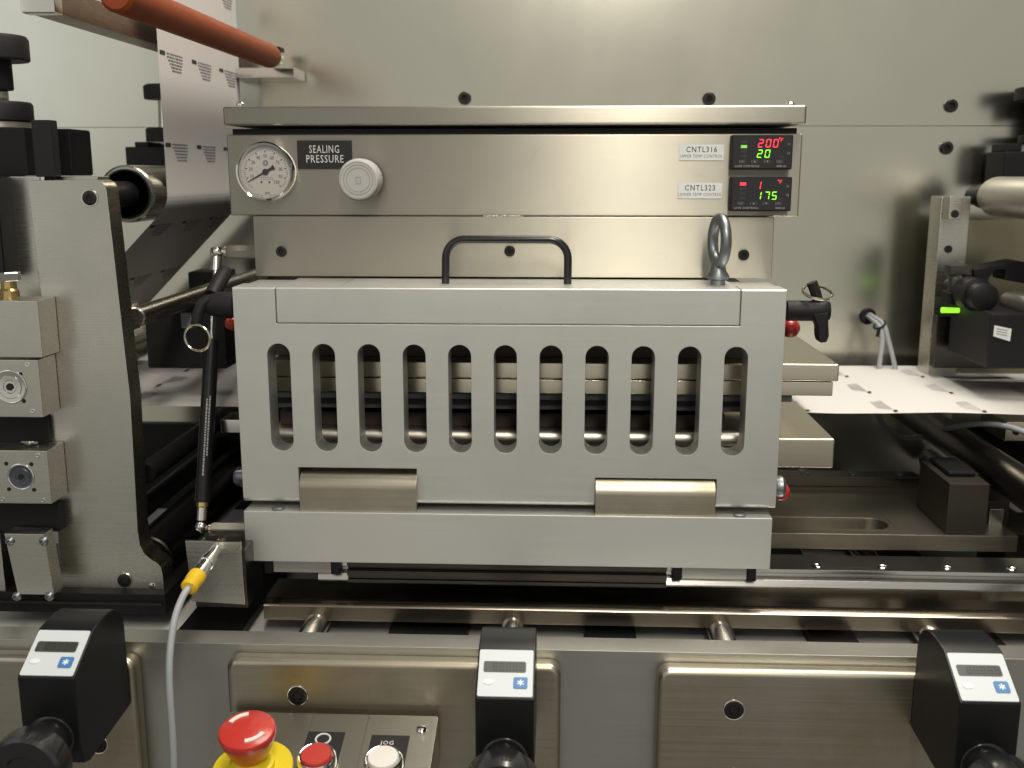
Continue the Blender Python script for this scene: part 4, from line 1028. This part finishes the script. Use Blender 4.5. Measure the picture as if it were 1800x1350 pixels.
# ------------------------------------------------------------------ PUSH BUTTON CONSOLE
TA = R(12)
cb0 = P(600, 1255, -.098)
cs = thing('button_console', 'small sloping steel push button console at the bottom edge', 'console', (cb0.x, -.098, cb0.z), rot=(TA,0,0))
def loc2(px, py):                                      # where the line of sight meets the console top, in its own frame
    d = _fw + _rt*((px-900)/F) - _up*((py-675)/F); o = Vector((0, CAMY, 0)); n = Vector((0, -math.sin(TA), math.cos(TA)))
    k = (cb0-o).dot(n)/d.dot(n); w = o+d*k-cb0
    return Vector((w.x, w.y*math.cos(TA)+w.z*math.sin(TA), 0))
a, b = loc2(404, 1246), loc2(770, 1264)
yb_ = 0
MB().prism(rrect(a.x, b.x, -.13, yb_, .0022, 4), 'Z', -.0016, 0).build('console_top', M['box'], cs, bev=.0003, local=True)
MB().box(a.x+.0004, b.x-.0004, -.128, yb_-.0005, -.04, -.0018).build('console_case', M['box'], cs, bev=.0004, local=True)
c = loc2(741, 1283)
sc_ = MB().lathe(c, (0,0,1), [(.0036,0), (.0036,.0010), (.0026,.0020), (0,.0024)], 24).build('slot_screw', M['chrome'], cs, local=True)
MB().box(c.x-.0030, c.x+.0030, c.y-.0004, c.y+.0004, .0016, .0026).build('screw_slot', M['hole'], sc_, local=True)
# emergency stop
c = loc2(444, 1352)
es = MB().lathe(c, (0,0,1), [(.0268,0), (.0268,.0010), (.0262,.0016), (.0120,.0017)], 48).build('yellow_collar', M['yellow'], cs, local=True)
es2 = MB().lathe(c, (0,0,1), [(.0150,.0018), (.0148,.006), (.0128,.007), (.0116,.0125)], 36).build('stop_button', M['yellow'], cs, local=True)
st = (.0116,.0125), (.0130,.0150), (.0158,.0215), (.0178,.0275), (.0186,.0305), (.0187,.0325), (.0181,.0340), (.0165,.0350), (0,.0358)
MB().lathe(c, (0,0,1), st, 48).build('mushroom_head', M['red'], es2, local=True)
am = MB()
for a0, a1 in ((100, 160), (280, 340)):
    ring_o = [(c.x+.0142*math.cos(R(a0+(a1-a0)*i/10)), c.y+.0142*math.sin(R(a0+(a1-a0)*i/10))) for i in range(11)]
    ring_i = [(c.x+.0112*math.cos(R(a0+(a1-a0)*i/10)), c.y+.0112*math.sin(R(a0+(a1-a0)*i/10))) for i in range(10, -1, -1)]
    am.prism(ring_o+ring_i, 'Z', .0345, .0361)
am.build('turn_mark', M['cap_white'], es2, local=True)
def push(px, py, capm, plate, label_part, word=None, ringmark=False):
    c = loc2(px, py); q0, q1 = loc2(*plate[0]), loc2(*plate[1])
    hw = abs(q1.x-q0.x)/2
    lp = MB().box(c.x-hw, c.x+hw, c.y-.016, q0.y, .0001, .0009).build('legend_plate', M['plate_black'], cs, bev=.0002, local=True)
    if word:
        text('legend_text', word[0], M['engrave'], lp, loc2(*word[1])+Vector((0,0,.001)), .0052, rot=(0,0,0), local=True, sx=.9, space=1.15)
    if ringmark:
        MB().torus(loc2(568,1301)+Vector((0,0,.0010)), (0,0,1), .0050, .0007, 32, 6).build('legend_ring', M['engrave'], lp, local=True)
    bz_ = MB().lathe(c, (0,0,1), [(.0128,.0010), (.0132,.0030), (.0128,.0085), (.0118,.0098), (.0112,.0096), (.0110,.006)], 40).build('push_button', M['chrome'], cs, local=True)
    MB().lathe(c, (0,0,1), [(.0106,.004), (.0106,.0100), (.0098,.0112), (0,.0116)], 40).build('button_cap', capm, bz_, local=True)
push(558, 1347, M['redcap'], ((536,1287),(601,1290)), None, ringmark=True)
push(675, 1352, M['cap_white'], ((645,1293),(712,1296)), None, word=('JOG', (681,1308)))
